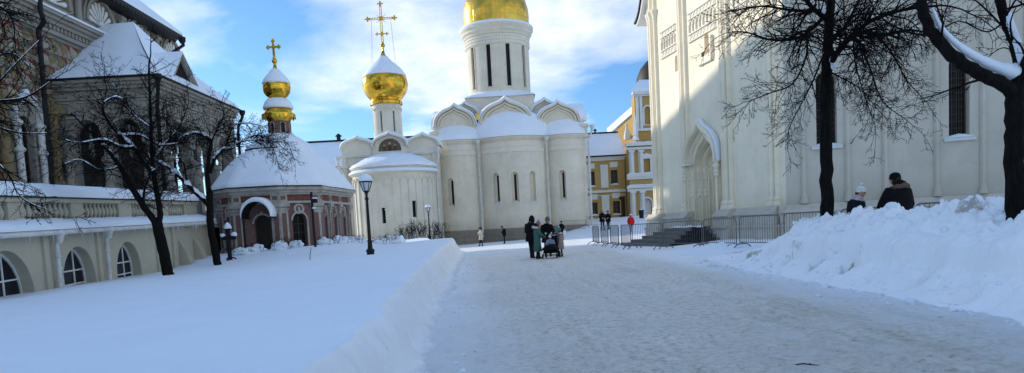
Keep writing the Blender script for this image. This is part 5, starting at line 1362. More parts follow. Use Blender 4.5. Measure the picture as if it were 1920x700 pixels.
mb.add([e-Vector((0, 0, .06)) for e in ec], [(0, 1, 2, 3)]); mb.build('gutter', 'roof_iron', po)
for p, e in ((ec[1], (X1+.15, D0-.12)), (ec[2], (X1+.25, D1+.1))):
    dpm = MB(); dpm.tube([p, p+Vector((0, 0, -.5)), Vector((e[0]+.1, e[1]-.05, p.z-1.3)), Vector((e[0], e[1], p.z-1.9)), Vector((e[0], e[1], 1))], .12, 8); dpm.lathe(p.x, p.y, [(.12, p.z-.45), (.26, p.z-.2), (.26, p.z+.02), (.12, p.z+.02)], 8); dpm.build('downpipe', 'roof_iron', po, smooth=40)
# gabled dormer on the side slope
da, db, xd = 48.3, 52.7, X1+.1; za_, zp_ = 12.35, 14.6; dm = (da+db)/2-.25
mb = MB(); mb.add([(xd-.25, da+.2, za_), (xd-.25, db-.2, za_), (xd-.25, dm, zp_-.15)], [(0, 1, 2)]); mb.build('dormer_opening', 'interior_shade', po)
mb = MB(); DPf = lambda u, z, w=0: Vector((xd+w, u, z))
for p, q in (((da-.1, za_-.1), (dm, zp_)), ((dm, zp_), (db+.4, za_-.3))):
    dz = .24; mb.prism(DPf, [p, q, (q[0], q[1]-dz), (p[0], p[1]-dz)], -.35, 0); mb.prism(DPf, [(p[0], p[1]-dz), (q[0], q[1]-dz), (q[0], q[1]-dz-.12), (p[0], p[1]-dz-.12)], -.3, -.08)
mb.build('dormer_board', 'refectory_plaster', po)
mb = MB(); rr = Vector((-27.3, dm, zp_+.1)); f0, f1, f2 = Vector((xd+.05, da-.2, za_+.05)), Vector((xd+.05, dm, zp_+.15)), Vector((xd+.05, db+.45, za_-.15))
mb.add([f0, f1, f2, rr, Vector((-26, da-.2, za_+.05)), Vector((-26, db+.4, za_-.1)), f0-Vector((0, 0, .14)), f1-Vector((0, 0, .14)), f2-Vector((0, 0, .14))], [(0, 1, 3, 4), (1, 2, 5, 3), (0, 1, 7, 6), (1, 2, 8, 7)]); mb.build('dormer_snow', 'snow_smooth', po)
# ------------------------------------------------------------------ bare trees
def rdir(r): 
    while True:
        v = Vector((r.uniform(-1, 1), r.uniform(-1, 1), r.uniform(-1, 1)))
        if .05 < v.length < 1: return v.normalized()
def sprout(mb, r, p, d, L, rad, lvl, maxl, droop, dens, wild=.22, minr=.0035):
    n = 7 if lvl < maxl-1 else 4; pts = [p]; d = d.normalized(); seg = L/n; ds = [d]
    for i in range(n):
        d = (d+rdir(r)*wild+Vector((0, 0, -droop*(.4+.6*i/n)))*seg*1.2).normalized(); p = p+d*seg; pts.append(p); ds.append(d)
    mb.tube(pts, [max(minr, lerp(rad, rad*.35, i/n)) for i in range(n+1)], 5 if lvl < 2 else 3, cap=False)
    if lvl >= maxl: return
    k = max(2, int(L*dens[lvl]*r.uniform(.8, 1.2)))
    for j in range(k):
        t = r.uniform(.12, 1)**.8; i = min(n-1, int(t*n)); q = pts[i].lerp(pts[i+1], t*n-i)
        s = rdir(r); s = (s-ds[i]*s.dot(ds[i])).normalized(); nd_ = ds[i]*r.uniform(.45, .95)+s*r.uniform(.6, 1)
        sprout(mb, r, q, nd_, L*r.uniform(.28, .55)*(1.1-.45*t), max(minr, rad*.45), lvl+1, maxl, droop*r.uniform(.6, 1.2), dens, wild*1.1, minr)
def limbpts(pxs, d0, base=None):
    """survey points (px, py, depth offset) of a limb -> smooth world polyline"""
    P = [at(a, b, d0+c) for a, b, c in pxs]; out = []
    for i in range(len(P)-1):
        p0, p1, p2, p3 = P[max(i-1, 0)], P[i], P[i+1], P[min(i+2, len(P)-1)]
        for k in range(5):
            t = k/5; out.append(.5*((2*p1)+(p2-p0)*t+(2*p0-5*p1+4*p2-p3)*t*t+(3*p1-p0-3*p2+p3)*t**3))
    return out+[P[-1]]
def snowtop(mb, pts, rad, lo=.0, thick=1.0, seed=0):
    """snow lying along the upper side of a limb wherever it is not too steep"""
    run = []
    def flush():
        if len(run) > 2: mb.tube([q for q, _ in run], [r_ for _, r_ in run], 7)
        run.clear()
    for i in range(len(pts)-1):
        d = (pts[i+1]-pts[i]).normalized(); fl = math.sqrt(max(0, 1-d.z*d.z))
        g = sstep(.35, .75, fl)*(.75+.6*nz(i*.45, seed, 2))
        if g > .25 and lo <= i/len(pts): run.append((pts[i]+Vector((0, 0, rad[i]*.75+.01)), max(.006, rad[i]*.95*thick*min(1, g))))
        else: flush()
    flush()
def make_tree(name, label, base, limbs, d0, seed, maxl=3, droop=.25, dens=(5, 6, 6), twl=1.3, snow=True, group='bare trees', minr=.004, tw_from=.15, sthick=1.0, wild=.22, rs=1.0, tm=1.0, tw0=.15):
    r = random.Random(seed); t = thing(name, label, 'tree', base, 0, group)
    tk = MB(); cr = MB(); sn = MB(); 
    for li, (pxs, r0, r1, twig, lng) in enumerate(limbs):
        r0 *= rs; r1 *= rs; pts = limbpts(pxs, d0); n = len(pts); rad = [lerp(r0, r1, i/(n-1))*(1+.10*nz(i*.9, seed, li)) for i in range(n)]
        if li == 0:
            pts[0] = Vector((base[0], base[1], base[2]-.5)); rad[0] *= 1.3; 
        for i in range(1, n-1): pts[i] = pts[i]+Vector((nz(i*.7, seed+li, 1), nz(i*.7, seed+li, 5), 0))*min(.05, rad[i]*.5)
        tk.tube(pts, rad, 10 if r0 > .06 else 7)
        if snow: snowtop(sn, pts, rad, thick=sthick, seed=li)
        if twig:
            Ltot = sum((b-a).length for a, b in zip(pts, pts[1:])); k = int(Ltot*twig*tm)
            for j in range(k):
                tf = tw0 if li == 0 else tw_from; tt = tf+(1-tf)*(j+r.random())/k; i = min(n-2, int(tt*(n-1))); q = pts[i].lerp(pts[i+1], tt*(n-1)-i); d = (pts[i+1]-pts[i]).normalized()
                s = rdir(r); s = (s-d*s.dot(d)).normalized(); s.z = s.z*.8-.0
                sprout(cr, r, q, d*r.uniform(.3, .9)+s*r.uniform(.6, 1), lng*r.uniform(.45, 1.1)*twl*(1.1-.4*tt), min(rad[i]*.5, .018), 1, maxl, droop, dens, wild, minr)
            if twig: sprout(cr, r, pts[-1], pts[-1]-pts[-2], lng*twl, rad[-1], 1, maxl, droop, dens, wild, minr)
    tk.build('trunk', 'bark', t, smooth=180, fix=False)
    if cr.v: cr.build('crown', 'twig', t, fix=False)
    if sn.v: sn.build('branch_snow', 'snow', t, smooth=180, fix=False)
    return t
# right-hand lime tree standing behind the bank
d1 = 15.6; b = at(1552, 415, d1); g0 = gz(b.x, b.y)
L1 = [([(1552, 440, 0), (1551, 390, 0), (1549, 300, 0), (1548, 200, 0), (1550, 130, 0), (1554, 60, 0), (1558, 0, .1), (1562, -90, .2), (1566, -200, .2)], .145, .07, 1.2, 1.2),
      ([(1551, 140, 0), (1566, 104, -.2), (1590, 74, -.5), (1632, 40, -.9), (1690, 20, -1.2), (1745, 12, -1.5)], .075, .02, 5, 1.1),
      ([(1551, 138, 0), (1575, 92, .4), (1612, 62, .9), (1655, 66, 1.3), (1700, 57, 1.6), (1750, 62, 2)], .07, .018, 5, 1.1),
      ([(1549, 85, 0), (1562, 70, -.3), (1578, 58, -.6), (1596, 30, -1.0), (1625, -30, -1.4)], .055, .02, 4, 1),
      ([(1548, 35, 0), (1535, 25, -.2), (1517, 8, -.3), (1500, -20, -.4), (1470, -60, -.5)], .06, .025, 4, 1),
      ([(1547, 30, 0), (1519, 57, .2), (1489, 73, .4), (1446, 75, .6), (1400, 61, .8), (1372, 60, 1)], .045, .010, 6, .9),
      ([(1520, 50, -.2), (1514, 60, -.3), (1511, 107, -.5), (1486, 157, -.7), (1443, 175, -.8), (1404, 190, -.9)], .03, .008, 6, .8),
      ([(1600, 66, -.4), (1614, 90, -.6), (1632, 130, -.9), (1655, 190, -1.1), (1700, 225, -1.2)], .026, .007, 7, .75),
      ([(1640, 62, .6), (1672, 100, .9), (1700, 150, 1.1), (1735, 190, 1.2)], .024, .007, 7, .75),
      ([(1600, 70, .5), (1604, 120, .4), (1618, 170, .3), (1640, 235, .2)], .022, .006, 7, .7),
      ([(1545, 100, 0), (1525, 150, .3), (1505, 190, .4), (1482, 235, .5), (1476, 262, .5)], .022, .006, 6, .7),
      ([(1556, 135, 0), (1575, 145, -.3), (1610, 165, -.6), (1650, 210, -.9)], .02, .006, 6, .6),
      ([(1555, 20, 0), (1490, 20, -.5), (1430, 12, -.8), (1375, 20, -1)], .04, .008, 6, .8)]
make_tree('lime_tree', 'bare lime tree with drooping twigs and straight trunk, behind the snow bank', (b.x, b.y, g0), L1, d1, 5, maxl=3, droop=.6, dens=(5, 7, 7.5), twl=1.15, snow=False, minr=.0040, tm=3.3, tw0=.55)
# thick forked tree at the right edge
d2 = 9.6; b = at(1905, 405, d2)
L2 = [([(1906, 470, 0), (1905, 405, 0), (1903, 320, 0), (1902, 240, 0), (1906, 165, 0), (1915, 130, 0)], .165, .13, 0, 1),
      ([(1905, 180, 0), (1880, 158, -.1), (1840, 140, -.2), (1795, 112, -.3), (1755, 72, -.4), (1733, 28, -.5), (1722, -30, -.5), (1705, -110, -.6)], .115, .07, .9, .8),
      ([(1911, 160, 0), (1912, 118, .1), (1898, 70, .2), (1880, 22, .3), (1868, -40, .3), (1860, -120, .3)], .10, .06, 1.2, .8),
      ([(1912, 150, 0), (1935, 90, -.2), (1960, 20, -.3), (1985, -60, -.4)], .09, .06, 1, .8),
      ([(1752, 68, -.4), (1700, 60, -.2), (1650, 30, 0), (1620, -20, .2)], .02, .008, 5, .5),
      ([(1885, 40, .3), (1850, 60, .2), (1800, 40, 0), (1760, 58, -.2)], .016, .006, 5, .45),
      ([(1890, 60, .3), (1840, 10, .2), (1800, -20, 0)], .02, .008, 5, .5),
      ([(1905, 100, .2), (1880, 90, .3), (1850, 110, .4), (1830, 140, .4)], .012, .005, 5, .4)]
make_tree('old_tree', 'thick dark forked tree with snow lying in its crotch, right edge of the view', (b.x, b.y, gz(b.x, b.y)), L2, d2, 9, maxl=3, droop=.2, dens=(5, 6, 6), twl=1.1, snow=False, minr=.0033, rs=.8, tm=1.8)
lt = [o for o in C.objects if o.name == 'lime_tree'][0]; mb = MB()
mb.ball(at(1561, 118, d1-.12), .07, .06, .16, 10, 8, .3); mb.build('branch_snow', 'snow', lt, smooth=180); mb = MB(); mb.ball(at(1540, 20, d1-.12), .09, .06, .12, 10, 8, .3); mb.build('branch_snow', 'snow', lt, smooth=180)
ot = [o for o in C.objects if o.name == 'old_tree'][0]
mb = MB()
fk = [(1880, 135), (1850, 118), (1815, 95), (1785, 68), (1765, 42), (1750, 15)]
pts = limbpts([(1899, 148, 0), (1872, 138, -.1), (1838, 120, -.2), (1800, 94, -.3), (1764, 56, -.42), (1748, 20, -.48)], d2); n = len(pts)
mb.tube([p+Vector((0, 0, lerp(.09, .03, min(1, i/(n-1)*1.3)))) for i, p in enumerate(pts)], [lerp(.118, .018, (i/(n-1))**.55)*(1+.28*nz(i*.55, 2)+.12*nz(i*1.7, 6)) for i in range(n)], 12)
mb.build('branch_snow', 'snow', ot, smooth=180, fix=False); mb = MB()
pts = limbpts([(1918, 120, 0), (1908, 84, .1), (1895, 48, .2), (1886, 20, .3)], d2); mb.tube(pts, [.05]*(len(pts)-1)+[.015], 8)
mb.build('branch_snow', 'snow', ot, smooth=180, fix=False)
# old apple trees on the lawn
q = on(318, 516, lawn_z); d3 = q.y
L3 = [([(318, 522, 0), (313, 505, 0), (303, 456, 0), (293, 415, 0)], .185, .17, 0, 1),
      ([(295, 422, 0), (264, 379, -.2), (240, 340, -.4), (224, 312, -.5), (205, 285, -.7), (190, 270, -.8)], .12, .05, 3, .9),
      ([(297, 420, 0), (300, 395, .2), (291, 345, .3), (286, 306, .4), (283, 240, .4), (281, 180, .5), (279, 130, .6)], .11, .03, 3.5, .9),
      ([(294, 330, .3), (272, 308, .1), (250, 276, 0), (228, 256, -.1), (205, 232, -.2), (193, 205, -.2), (196, 190, -.2)], .075, .02, 3.5, .9),
      ([(228, 256, -.1), (262, 254, .3), (300, 272, .6), (340, 268, .9)], .05, .02, 4, .8),
      ([(250, 276, 0), (225, 275, -.5), (195, 262, -1), (150, 268, -1.5), (120, 262, -1.8)], .04, .012, 5, .9),
      ([(196, 192, -.2), (215, 182, -.3), (232, 190, -.4), (225, 215, -.4)], .025, .01, 5, .5),
      ([(268, 385, -.2), (272, 350, -.3), (282, 320, -.4), (262, 280, -.6)], .045, .015, 4, .7),
      ([(288, 300, .4), (310, 270, .8), (335, 240, 1.1), (352, 200, 1.3)], .04, .012, 4, .9),
      ([(283, 240, .4), (250, 215, .7), (225, 180, 1), (200, 140, 1.2)], .03, .01, 4, .9),
      ([(224, 312, -.5), (190, 320, -.8), (150, 300, -1.1), (118, 310, -1.3)], .03, .01, 5, .8)]
make_tree('apple_tree', 'leaning dark apple tree with forked trunk and snowy limbs before the terrace wall', tuple(q), L3, d3, 21, maxl=3, droop=.22, dens=(3, 4.2, 5), twl=1.75, sthick=1.75, minr=.0062, rs=1.25, tm=3.8, wild=.25)
q = on(410, 497, lawn_z); d4 = q.y
L4 = [([(411, 503, 0), (407, 490, 0), (396, 430, 0), (393, 391, 0), (393, 360, 0)], .17, .14, 0, 1),
      ([(392, 385, 0), (372, 366, -.2), (350, 345, -.4), (325, 322, -.6), (302, 306, -.8), (275, 293, -1), (262, 270, -1.2)], .11, .03, 3, .9),
      ([(393, 362, 0), (389, 327, 0), (392, 290, .1), (396, 268, .1), (388, 256, 0), (366, 250, -.2), (344, 256, -.5), (330, 262, -.8)], .10, .025, 3, .9),
      ([(394, 325, 0), (402, 300, .2), (416, 282, .3), (434, 279, .4), (452, 266, .5), (470, 262, .6)], .08, .025, 3.5, .8),
      ([(452, 266, .5), (478, 254, .7), (500, 262, .9), (515, 285, 1), (523, 318, 1)], .035, .008, 6, .6),
      ([(452, 266, .5), (485, 262, .4), (512, 265, .4), (538, 268, .4), (552, 300, .4)], .03, .008, 6, .6),
      ([(418, 281, .3), (428, 262, .4), (440, 235, .6), (470, 232, .8), (500, 240, .9)], .03, .008, 6, .7),
      ([(396, 268, .1), (408, 240, .2), (420, 215, .4), (412, 195, .5)], .035, .01, 5, .8),
      ([(344, 256, -.5), (320, 240, -.7), (305, 215, -.9), (310, 190, -1)], .03, .01, 5, .8),
      ([(350, 345, -.4), (345, 310, -.7), (330, 285, -1), (322, 250, -1.2)], .04, .012, 4, .8)]
make_tree('apple_tree', 'bent dark apple tree beside the memorial cross, limb arching over the chapel roof', tuple(q), L4, d4, 33, maxl=3, droop=.28, dens=(3, 4.2, 5), twl=1.75, sthick=1.75, minr=.0066, rs=1.25, tm=3.8, wild=.25)
# branches of a tree that stands just outside the left edge
d5 = 15.0; b = at(-190, 640, d5)
L5 = [([(-190, 660, 0), (-195, 500, 0), (-185, 350, 0), (-170, 250, 0)], .17, .12, 0, 1),
      ([(-175, 270, 0), (-110, 200, 0), (-50, 195, 0), (0, 190, 0), (50, 182, 0), (100, 150, 0)], .05, .010, 5, .75),
      ([(-175, 290, 0), (-100, 300, -.2), (-40, 290, -.3), (10, 320, -.4), (40, 370, -.5), (88, 395, -.5)], .04, .006, 4, .7),
      ([(-170, 250, 0), (-120, 120, .2), (-70, 40, .3), (-20, 8, .3), (20, 30, .3), (28, 75, .3)], .06, .010, 5, .8),
      ([(-60, 195, 0), (-10, 235, .2), (40, 250, .3), (95, 250, .3)], .03, .006, 5, .7),
      ([(-90, 160, 0), (-30, 120, .2), (20, 100, .3), (60, 130, .3)], .03, .006, 5, .7),
      ([(-70, 200, 0), (-20, 170, -.3), (30, 120, -.4), (80, 70, -.5)], .025, .005, 4, .6)]
make_tree('leafless_tree', 'leafless tree at the left edge, only its twiggy branches reaching into view', (b.x, b.y, lawn_z(b.x, b.y)), L5, d5, 41, maxl=3, droop=.12, dens=(3.5, 5.5, 5), twl=1.15, sthick=.5, minr=.0048, tm=3.2)

# ------------------------------------------------------------------ shrubs
def shrub(name, label, loc, wdt, hgt, n, seed, snow=0, cat='shrub', group=None, thin=.006):
    r = random.Random(seed); t = thing(name, label, cat, loc, 0, group); mb = MB(); sn = MB(); lx, ly, lz = loc
    for k in range(n):
        p = Vector((lx+r.uniform(-.5, .5)*wdt*.8, ly+r.uniform(-.4, .4), lz-.1)); d = Vector((r.uniform(-.45, .45), r.uniform(-.4, .4), 1))
        sprout(mb, r, p, d, hgt*r.uniform(.6, 1.05), thin*1.6, 1, 2, .0 if not snow else .35, (0, 4.5, 4), .2, thin)
        if snow:
            for j in range(0): 
                qx = p+Vector((r.uniform(-.3, .3), r.uniform(-.3, .2), hgt*r.uniform(.2, .75))); sn.ball(qx, r.uniform(.06, .2), r.uniform(.06, .14), r.uniform(.03, .07), 12, 9, .3)
    mb.build('stems', 'twig', t, fix=False)
    if snow:
        for k in range(snow): sn.ball((lx+r.uniform(-.35, .35)*wdt*(snow > 1), ly, lz+hgt*.12), wdt*r.uniform(.36, .5)/(1+.3*(snow > 1)), .42, hgt*r.uniform(.36, .55), 26, 18, .55)
        sn.build('snow_cap', 'snow', t, smooth=180)
    return t
for i, (px, py, w_, h_, lb) in enumerate(((762, 447, 1.5, 1.5, 'bare brown shrub below the dark slit window of the small church'), (788, 446, 1.8, 1.75, 'tallest bare shrub, just left of the small distant lamp'), (818, 446, 1.6, 1.6, 'bare shrub right of the small street lamp, against the pale church corner'))):
    p = at(px, py, 65.5); shrub('bare_shrub', lb, (p.x, p.y, p.z), w_, h_, 30, 60+i, thin=.011, group='bare shrubs by the small church')
hz = [(455, 468, 42.6, 'low snow-laden bush between the memorial cross and the canopied chapel door'), (482, 466, 43.0, 'low snow-laden bush in front of the canopied chapel door'), (528, 464, 43.2, 'snow-heaped bush between canopied door and arched window of the chapel'), (556, 462, 43.6, 'low snow-laden bush under the arched chapel window'),
      (610, 459, 44.5, 'low snow-laden bush at the chapel corner right of the thin black post'), (640, 456, 46.5, 'low snow-laden bush below the narrow side windows of the chapel'), (668, 455, 48, 'low snow-laden bush just left of the tall lamp post'), (712, 452, 50, 'snow-laden bush just right of the tall lamp post'), (737, 450, 52, 'rounded snow-laden bush right of the tall lamp, before the bare shrubs')]
for i, (px, py, dd_, lb) in enumerate(hz):
    p = at(px, py, dd_); zz_ = lawn_z(p.x, p.y); shrub('snowy_bush', lb, (p.x, p.y, zz_), 1.2, .66 if i not in (2, 8) else .85, 34, 80+i, snow=1 if i not in (2, 8) else 3, group='low snowy bushes along the chapel', thin=.007)
# ------------------------------------------------------------------ lamps, post, memorial cross
def lamp(label, loc, H):
    t = thing('street_lamp', label, 'street lamp', loc, 0, 'black lantern street lamps'); x, y, z = loc; s = H/3.05
    mb = MB(); mb.lathe(x, y, [(.15*s, z-.3), (.15*s, z+.1*s), (.17*s, z+.12*s), (.17*s, z+.2*s), (.10*s, z+.25*s), (.085*s, z+.5*s), (.1*s, z+.52*s), (.075*s, z+.6*s)], 12); mb.build('base', 'iron_black', t, smooth=40)
    mb = MB(); mb.lathe(x, y, [(.07*s, z+.55*s), (.05*s, z+2.15*s), (.075*s, z+2.18*s), (.075*s, z+2.24*s), (.045*s, z+2.28*s), (.05*s, z+2.42*s), (.09*s, z+2.45*s), (.04*s, z+2.5*s)], 12); mb.build('pole', 'iron_black', t, smooth=40)
    mb = MB(); zb, zt = z+2.5*s, z+2.86*s
    for k in range(6):
        a = math.pi/3*k+.3; a2 = a+math.pi/3; b0 = Vector((x+.11*s*math.cos(a), y+.11*s*math.sin(a), zb)); t0 = Vector((x+.24*s*math.cos(a), y+.24*s*math.sin(a), zt)); b1 = Vector((x+.11*s*math.cos(a2), y+.11*s*math.sin(a2), zb)); t1 = Vector((x+.24*s*math.cos(a2), y+.24*s*math.sin(a2), zt))
        mb.tube([b0, t0], .016*s, 5); mb.tube([t0, t1], .02*s, 5); mb.tube([b0, b1], .02*s, 5); mb.tube([t0, t0+Vector((0, 0, .09*s))], .018*s, 5)
    mb.lathe(x, y, [(.04*s, zb-.1*s), (.12*s, zb)], 6, .3, .3+2*math.pi); mb.lathe(x, y, [(.27*s, zt), (.27*s, zt+.03*s), (.16*s, zt+.12*s), (.03*s, zt+.17*s)], 6, .3, .3+2*math.pi)
    mb.tube([(x, y, zb), (x, y, zt-.08*s)], [.05*s, .03*s], 8)
    lf = mb.build('lantern', 'iron_black', t)
    mb = MB(); mb.lathe(x, y, [(.105*s, zb+.015), (.225*s, zt-.015)], 6, .3, .3+2*math.pi); mb.v = mb.v; mb.build('glass', 'lamp_glass', lf)
    mb = MB(); mb.lathe(x, y, [(.27*s, zt+.03*s), (.28*s, zt+.07*s), (.25*s, zt+.17*s), (.17*s, zt+.27*s), (.07*s, zt+.32*s), (.01, zt+.33*s)], 14, wob=lambda r, zz_, a: (r*(1+.08*nz(a, zz_)), zz_)); mb.build('snow_cap', 'snow', lf, smooth=180)
    return t
q = on(695, 478, lawn_z); lamp('tall black lantern street lamp on the snowy lawn in front of the small church', tuple(q), (at(688, 330, q.y).z-q.z)*3.05/3.1)
p = at(806, 447, 64); lamp('distant small black street lamp with snow cap among the bare shrubs', tuple(p), (at(803, 384, 64).z-p.z)*3.05/3.15)
q = on(592, 472, lawn_z); q.y = min(q.y, 43.2); q = at(592, 472, q.y)
t = thing('utility_post', 'thin black post with snow-dusted floodlight in front of the arched chapel window', 'post', tuple(q)); x, y, z = q; tp = at(586, 360, y).z
mb = MB(); mb.tube([(x, y, z-.4), (x, y, tp)], .075, 10); mb.lathe(x, y, [(.14, z-.2), (.14, z+.12), (.09, z+.16)], 10); mb.build('pole', 'iron_black', t, smooth=40)
mb = MB(); mb.tube([(x, y, tp-.6), (x+.2, y-.1, tp-.55)], .025, 6); mb.box(x+.08, x+.36, y-.3, y-.05, tp-.66, tp-.42); fl = mb.build('floodlight', 'iron_black', t)
mb = MB(); mb.ball((x+.22, y-.18, tp-.4), .17, .14, .07, 10, 6, .4); mb.ball((x+.12, y-.1, tp-.95), .12, .1, .07, 10, 6, .4); mb.build('snow_cap', 'snow', fl, smooth=180)
q = at(432, 489, 40.2); q.z = max(q.z, lawn_z(q.x, q.y)-.02)
t = thing('memorial_cross', 'black memorial cross with snow on top and arms, near the chapel', 'cross', tuple(q)); x, y, z = q; s = (at(431, 424, y).z-z)/2.05
mb = MB(); mb.box(x-.10*s, x+.10*s, y-.09, y+.09, z-.2, z+1.85*s); mb.box(x-.44*s, x+.44*s, y-.088, y+.088, z+1.22*s, z+1.46*s); mb.box(x-.2*s, x+.2*s, y-.14, y+.14, z+.62*s, z+.72*s); mb.box(x-.22*s, x+.22*s, y-.16, y+.16, z+1.84*s, z+1.9*s); mb.build('cross_body', 'iron_black', t)
mb = MB()
for a in (0, 2.1, 4.2): mb.tube([(x, y, z+.18*s), (x+.25*s*math.cos(a+.5), y+.25*s*math.sin(a+.5), z+.12), (x+.4*s*math.cos(a+.5), y+.4*s*math.sin(a+.5), z-.02)], .04, 6)
mb.build('foot', 'iron_black', t)
mb = MB(); mb.lathe(x, y, [(.23*s, z+1.89*s), (.22*s, z+2.0*s), (.13*s, z+2.18*s), (.02, z+2.28*s)], 12, wob=lambda r, zz_, a: (r*(1+.12*nz(a, zz_)), zz_)); mb.ball((x-.33*s, y, z+1.5*s), .17*s, .13, .12*s, 10, 8, .3); mb.ball((x+.34*s, y, z+1.53*s), .19*s, .13, .15*s, 10, 8, .3); mb.build('snow_cap', 'snow', t, smooth=180)
q = on(583, 488, lawn_z); t_ = MB(); x, y, z = q; t_.tube([(x-.05, y, z-.1), (x-.02, y, z+.25), (x+.05, y, z+.55)], [.02, .018, .012], 6); tag(t_.build('stake', 'wood_dark', smooth=60), 'short dark stake poking out of the snowy lawn below the thin post', 'stake')
q = on(1512, 689, gz); t_ = MB(); x, y, z = q; t_.tube([(x-.09, y+.02, z+.025), (x-.03, y, z+.035), (x+.05, y-.01, z+.022), (x+.10, y-.035, z+.02)], [.006, .007, .006, .003], 6); t_.tube([(x+.02, y, z+.03), (x+.05, y+.02, z+.03)], .003, 5); tag(t_.build('fallen_twig', 'twig'), 'small dark twig lying on the packed snow path near the bottom edge', 'twig')
p = at(1203, 413, 80); z = gz(p.x, p.y); t_ = thing('litter_bin', 'small dark litter bin beside the white arched door of the yellow wing', 'bin', (p.x, p.y, z))
mb = MB(); mb.lathe(p.x, p.y, [(.24, z), (.30, z+.85), (.33, z+.87), (.33, z+.93), (.26, z+.93), (.22, z+.1)], 14); mb.build('bin_body', 'iron_black', t_, smooth=40); mb = MB(); mb.lathe(p.x, p.y, [(.27, z+.9), (.2, z+1.0), (.01, z+1.03)], 12); mb.build('snow_cap', 'snow', t_, smooth=180)

# ------------------------------------------------------------------ crowd barriers
BL = 2.45
def barrier0():
    t = thing('crowd_barrier', '', 'barrier', (0, 0, 0), 0, 'steel crowd barriers'); h = BL/2; mb = MB(); r = .16
    pts = [(-h, 0, .18)]+[(-h, 0, 1.1-r)]+[(-h+r-r*math.cos(a), 0, 1.1-r+r*math.sin(a)) for a in (.4, .8, 1.2, math.pi/2)]+[(h-r+r*math.sin(a), 0, 1.1-r+r*math.cos(a)) for a in (0, .4, .8, 1.2)]+[(h, 0, 1.1-r), (h, 0, .18)]
    mb.tube(pts, .018, 8); mb.tube([(-h, 0, .22), (h, 0, .22)], .015, 6); mb.build('frame', 'steel_pipe', t, world=False, smooth=50)
    mb = MB()
    for i in range(1, 17): x = -h+BL*i/17; mb.tube([(x, 0, .22), (x, 0, 1.09)], .0075, 5)
    mb.tube([(-h, 0, .62), (-h+.01, 0, .62)], .01, 4); mb.build('railing', 'steel_pipe', t, world=False)
    for s in (-1, 1):
        mb = MB(); x = s*(h-.18); mb.tube([(x, 0, .24), (x, 0, .15)], .02, 6); mb.tube([(x-.0, -.36, .0), (x, -.22, .14), (x, -.12, .17), (x, .12, .17), (x, .22, .14), (x, .36, .0)], .02, 8); mb.build('foot', 'steel_pipe', t, world=False, smooth=60)
    return t
b0 = barrier0(); first = True
def place_barrier(a, b, label):
    global first
    a = Vector(a); b = Vector(b); d = (b-a).normalized(); c = a+d*BL/2; rz = math.atan2(d.y, d.x); z = gz(c.x, c.y)-.005
    dz = gz(a.x, a.y)-gz(b.x, b.y)
    if first: b0.location = (c.x, c.y, z); b0.rotation_euler = (0, 0, rz); b0['label'] = label; first = False
    else: dup(b0, (c.x, c.y, z), rz, label)
rl = lambda d: (6.75-.205*(d-30.6), d)
names = ['steel barrier nearest the thick forked tree, mostly buried behind the snow bank', 'steel barrier behind the black-coated person with fur hood', 'steel barrier behind the person in white hat and the lime tree', 'steel barrier in front of the pilaster left of the lime tree, ending at the bank', 'steel barrier in front of the stone plinth just right of the portal steps']
for i, nm in enumerate(names): d_ = 14.4+i*2.62; place_barrier(rl(d_), rl(d_+2.5), nm)
place_barrier((7.45, 27.6), (6.45, 29.8), 'steel barrier across the foot of the portal steps, right half'); place_barrier((6.42, 29.9), (5.55, 32.2), 'steel barrier across the left corner of the portal steps')
for i, nm in enumerate(('steel barrier receding beside the stair corner, nearest of the receding row', 'steel barrier second in the row receding left of the steps', 'steel barrier third in the row receding left of the steps', 'steel barrier farthest in the row receding left of the steps, at the sunlit snow')):
    y = 32.4+i*2.6; place_barrier((5.52-.16*i, y), (5.46-.16*i, y+2.4), nm)
for i, nm in enumerate(('distant steel barrier leftmost at the cathedral plinth, behind the person in black cap', 'distant steel barrier at the plinth of the middle apse, left of the hooded person', 'distant steel barrier at the plinth hidden partly by the family with pushchair', 'distant steel barrier at the plinth behind the person with the white bag', 'distant steel barrier at the right corner of the cathedral plinth')):
    x = -2.3+i*2.6; place_barrier((x, 74.2+.02*i), (x+2.4, 74.2), nm)
# ------------------------------------------------------------------ people
def skin_mesh(verts, edges, radii, sub=1):
    me = bpy.data.meshes.new('tmp'); me.from_pydata(verts, edges, []); o = bpy.data.objects.new('tmp', me); C.objects.link(o)
    sk = o.modifiers.new('s', 'SKIN'); sk.use_smooth_shade = True
    if not me.skin_vertices:
        bm = bmesh.new(); bm.from_mesh(me); bm.verts.layers.skin.verify(); bm.to_mesh(me); bm.free()
    for i, v in enumerate(me.skin_vertices[0].data): v.radius = radii[i] if hasattr(radii[i], '__len__') else (radii[i], radii[i]); v.use_root = (i == 0)
    s = o.modifiers.new('d', 'SUBSURF'); s.levels = sub; s.render_levels = sub
    dg = bpy.context.evaluated_depsgraph_get(); dg.update(); ev = o.evaluated_get(dg); m = ev.to_mesh()
    r = ([v.co.copy() for v in m.vertices], [tuple(p.vertices) for p in m.polygons]); ev.to_mesh_clear(); bpy.data.objects.remove(o); bpy.data.meshes.remove(me); return r
def loft(mb, rings, n=18):
    """rings: (z, cx, cy, rx, ry)"""
    rows = []
    for z, cx, cy, rx, ry in rings: rows.append([(cx+rx*math.cos(2*math.pi*k/n), cy+ry*math.sin(2*math.pi*k/n), z) for k in range(n)]+[(cx+rx, cy, z)])
    mb.grid(rows); return mb
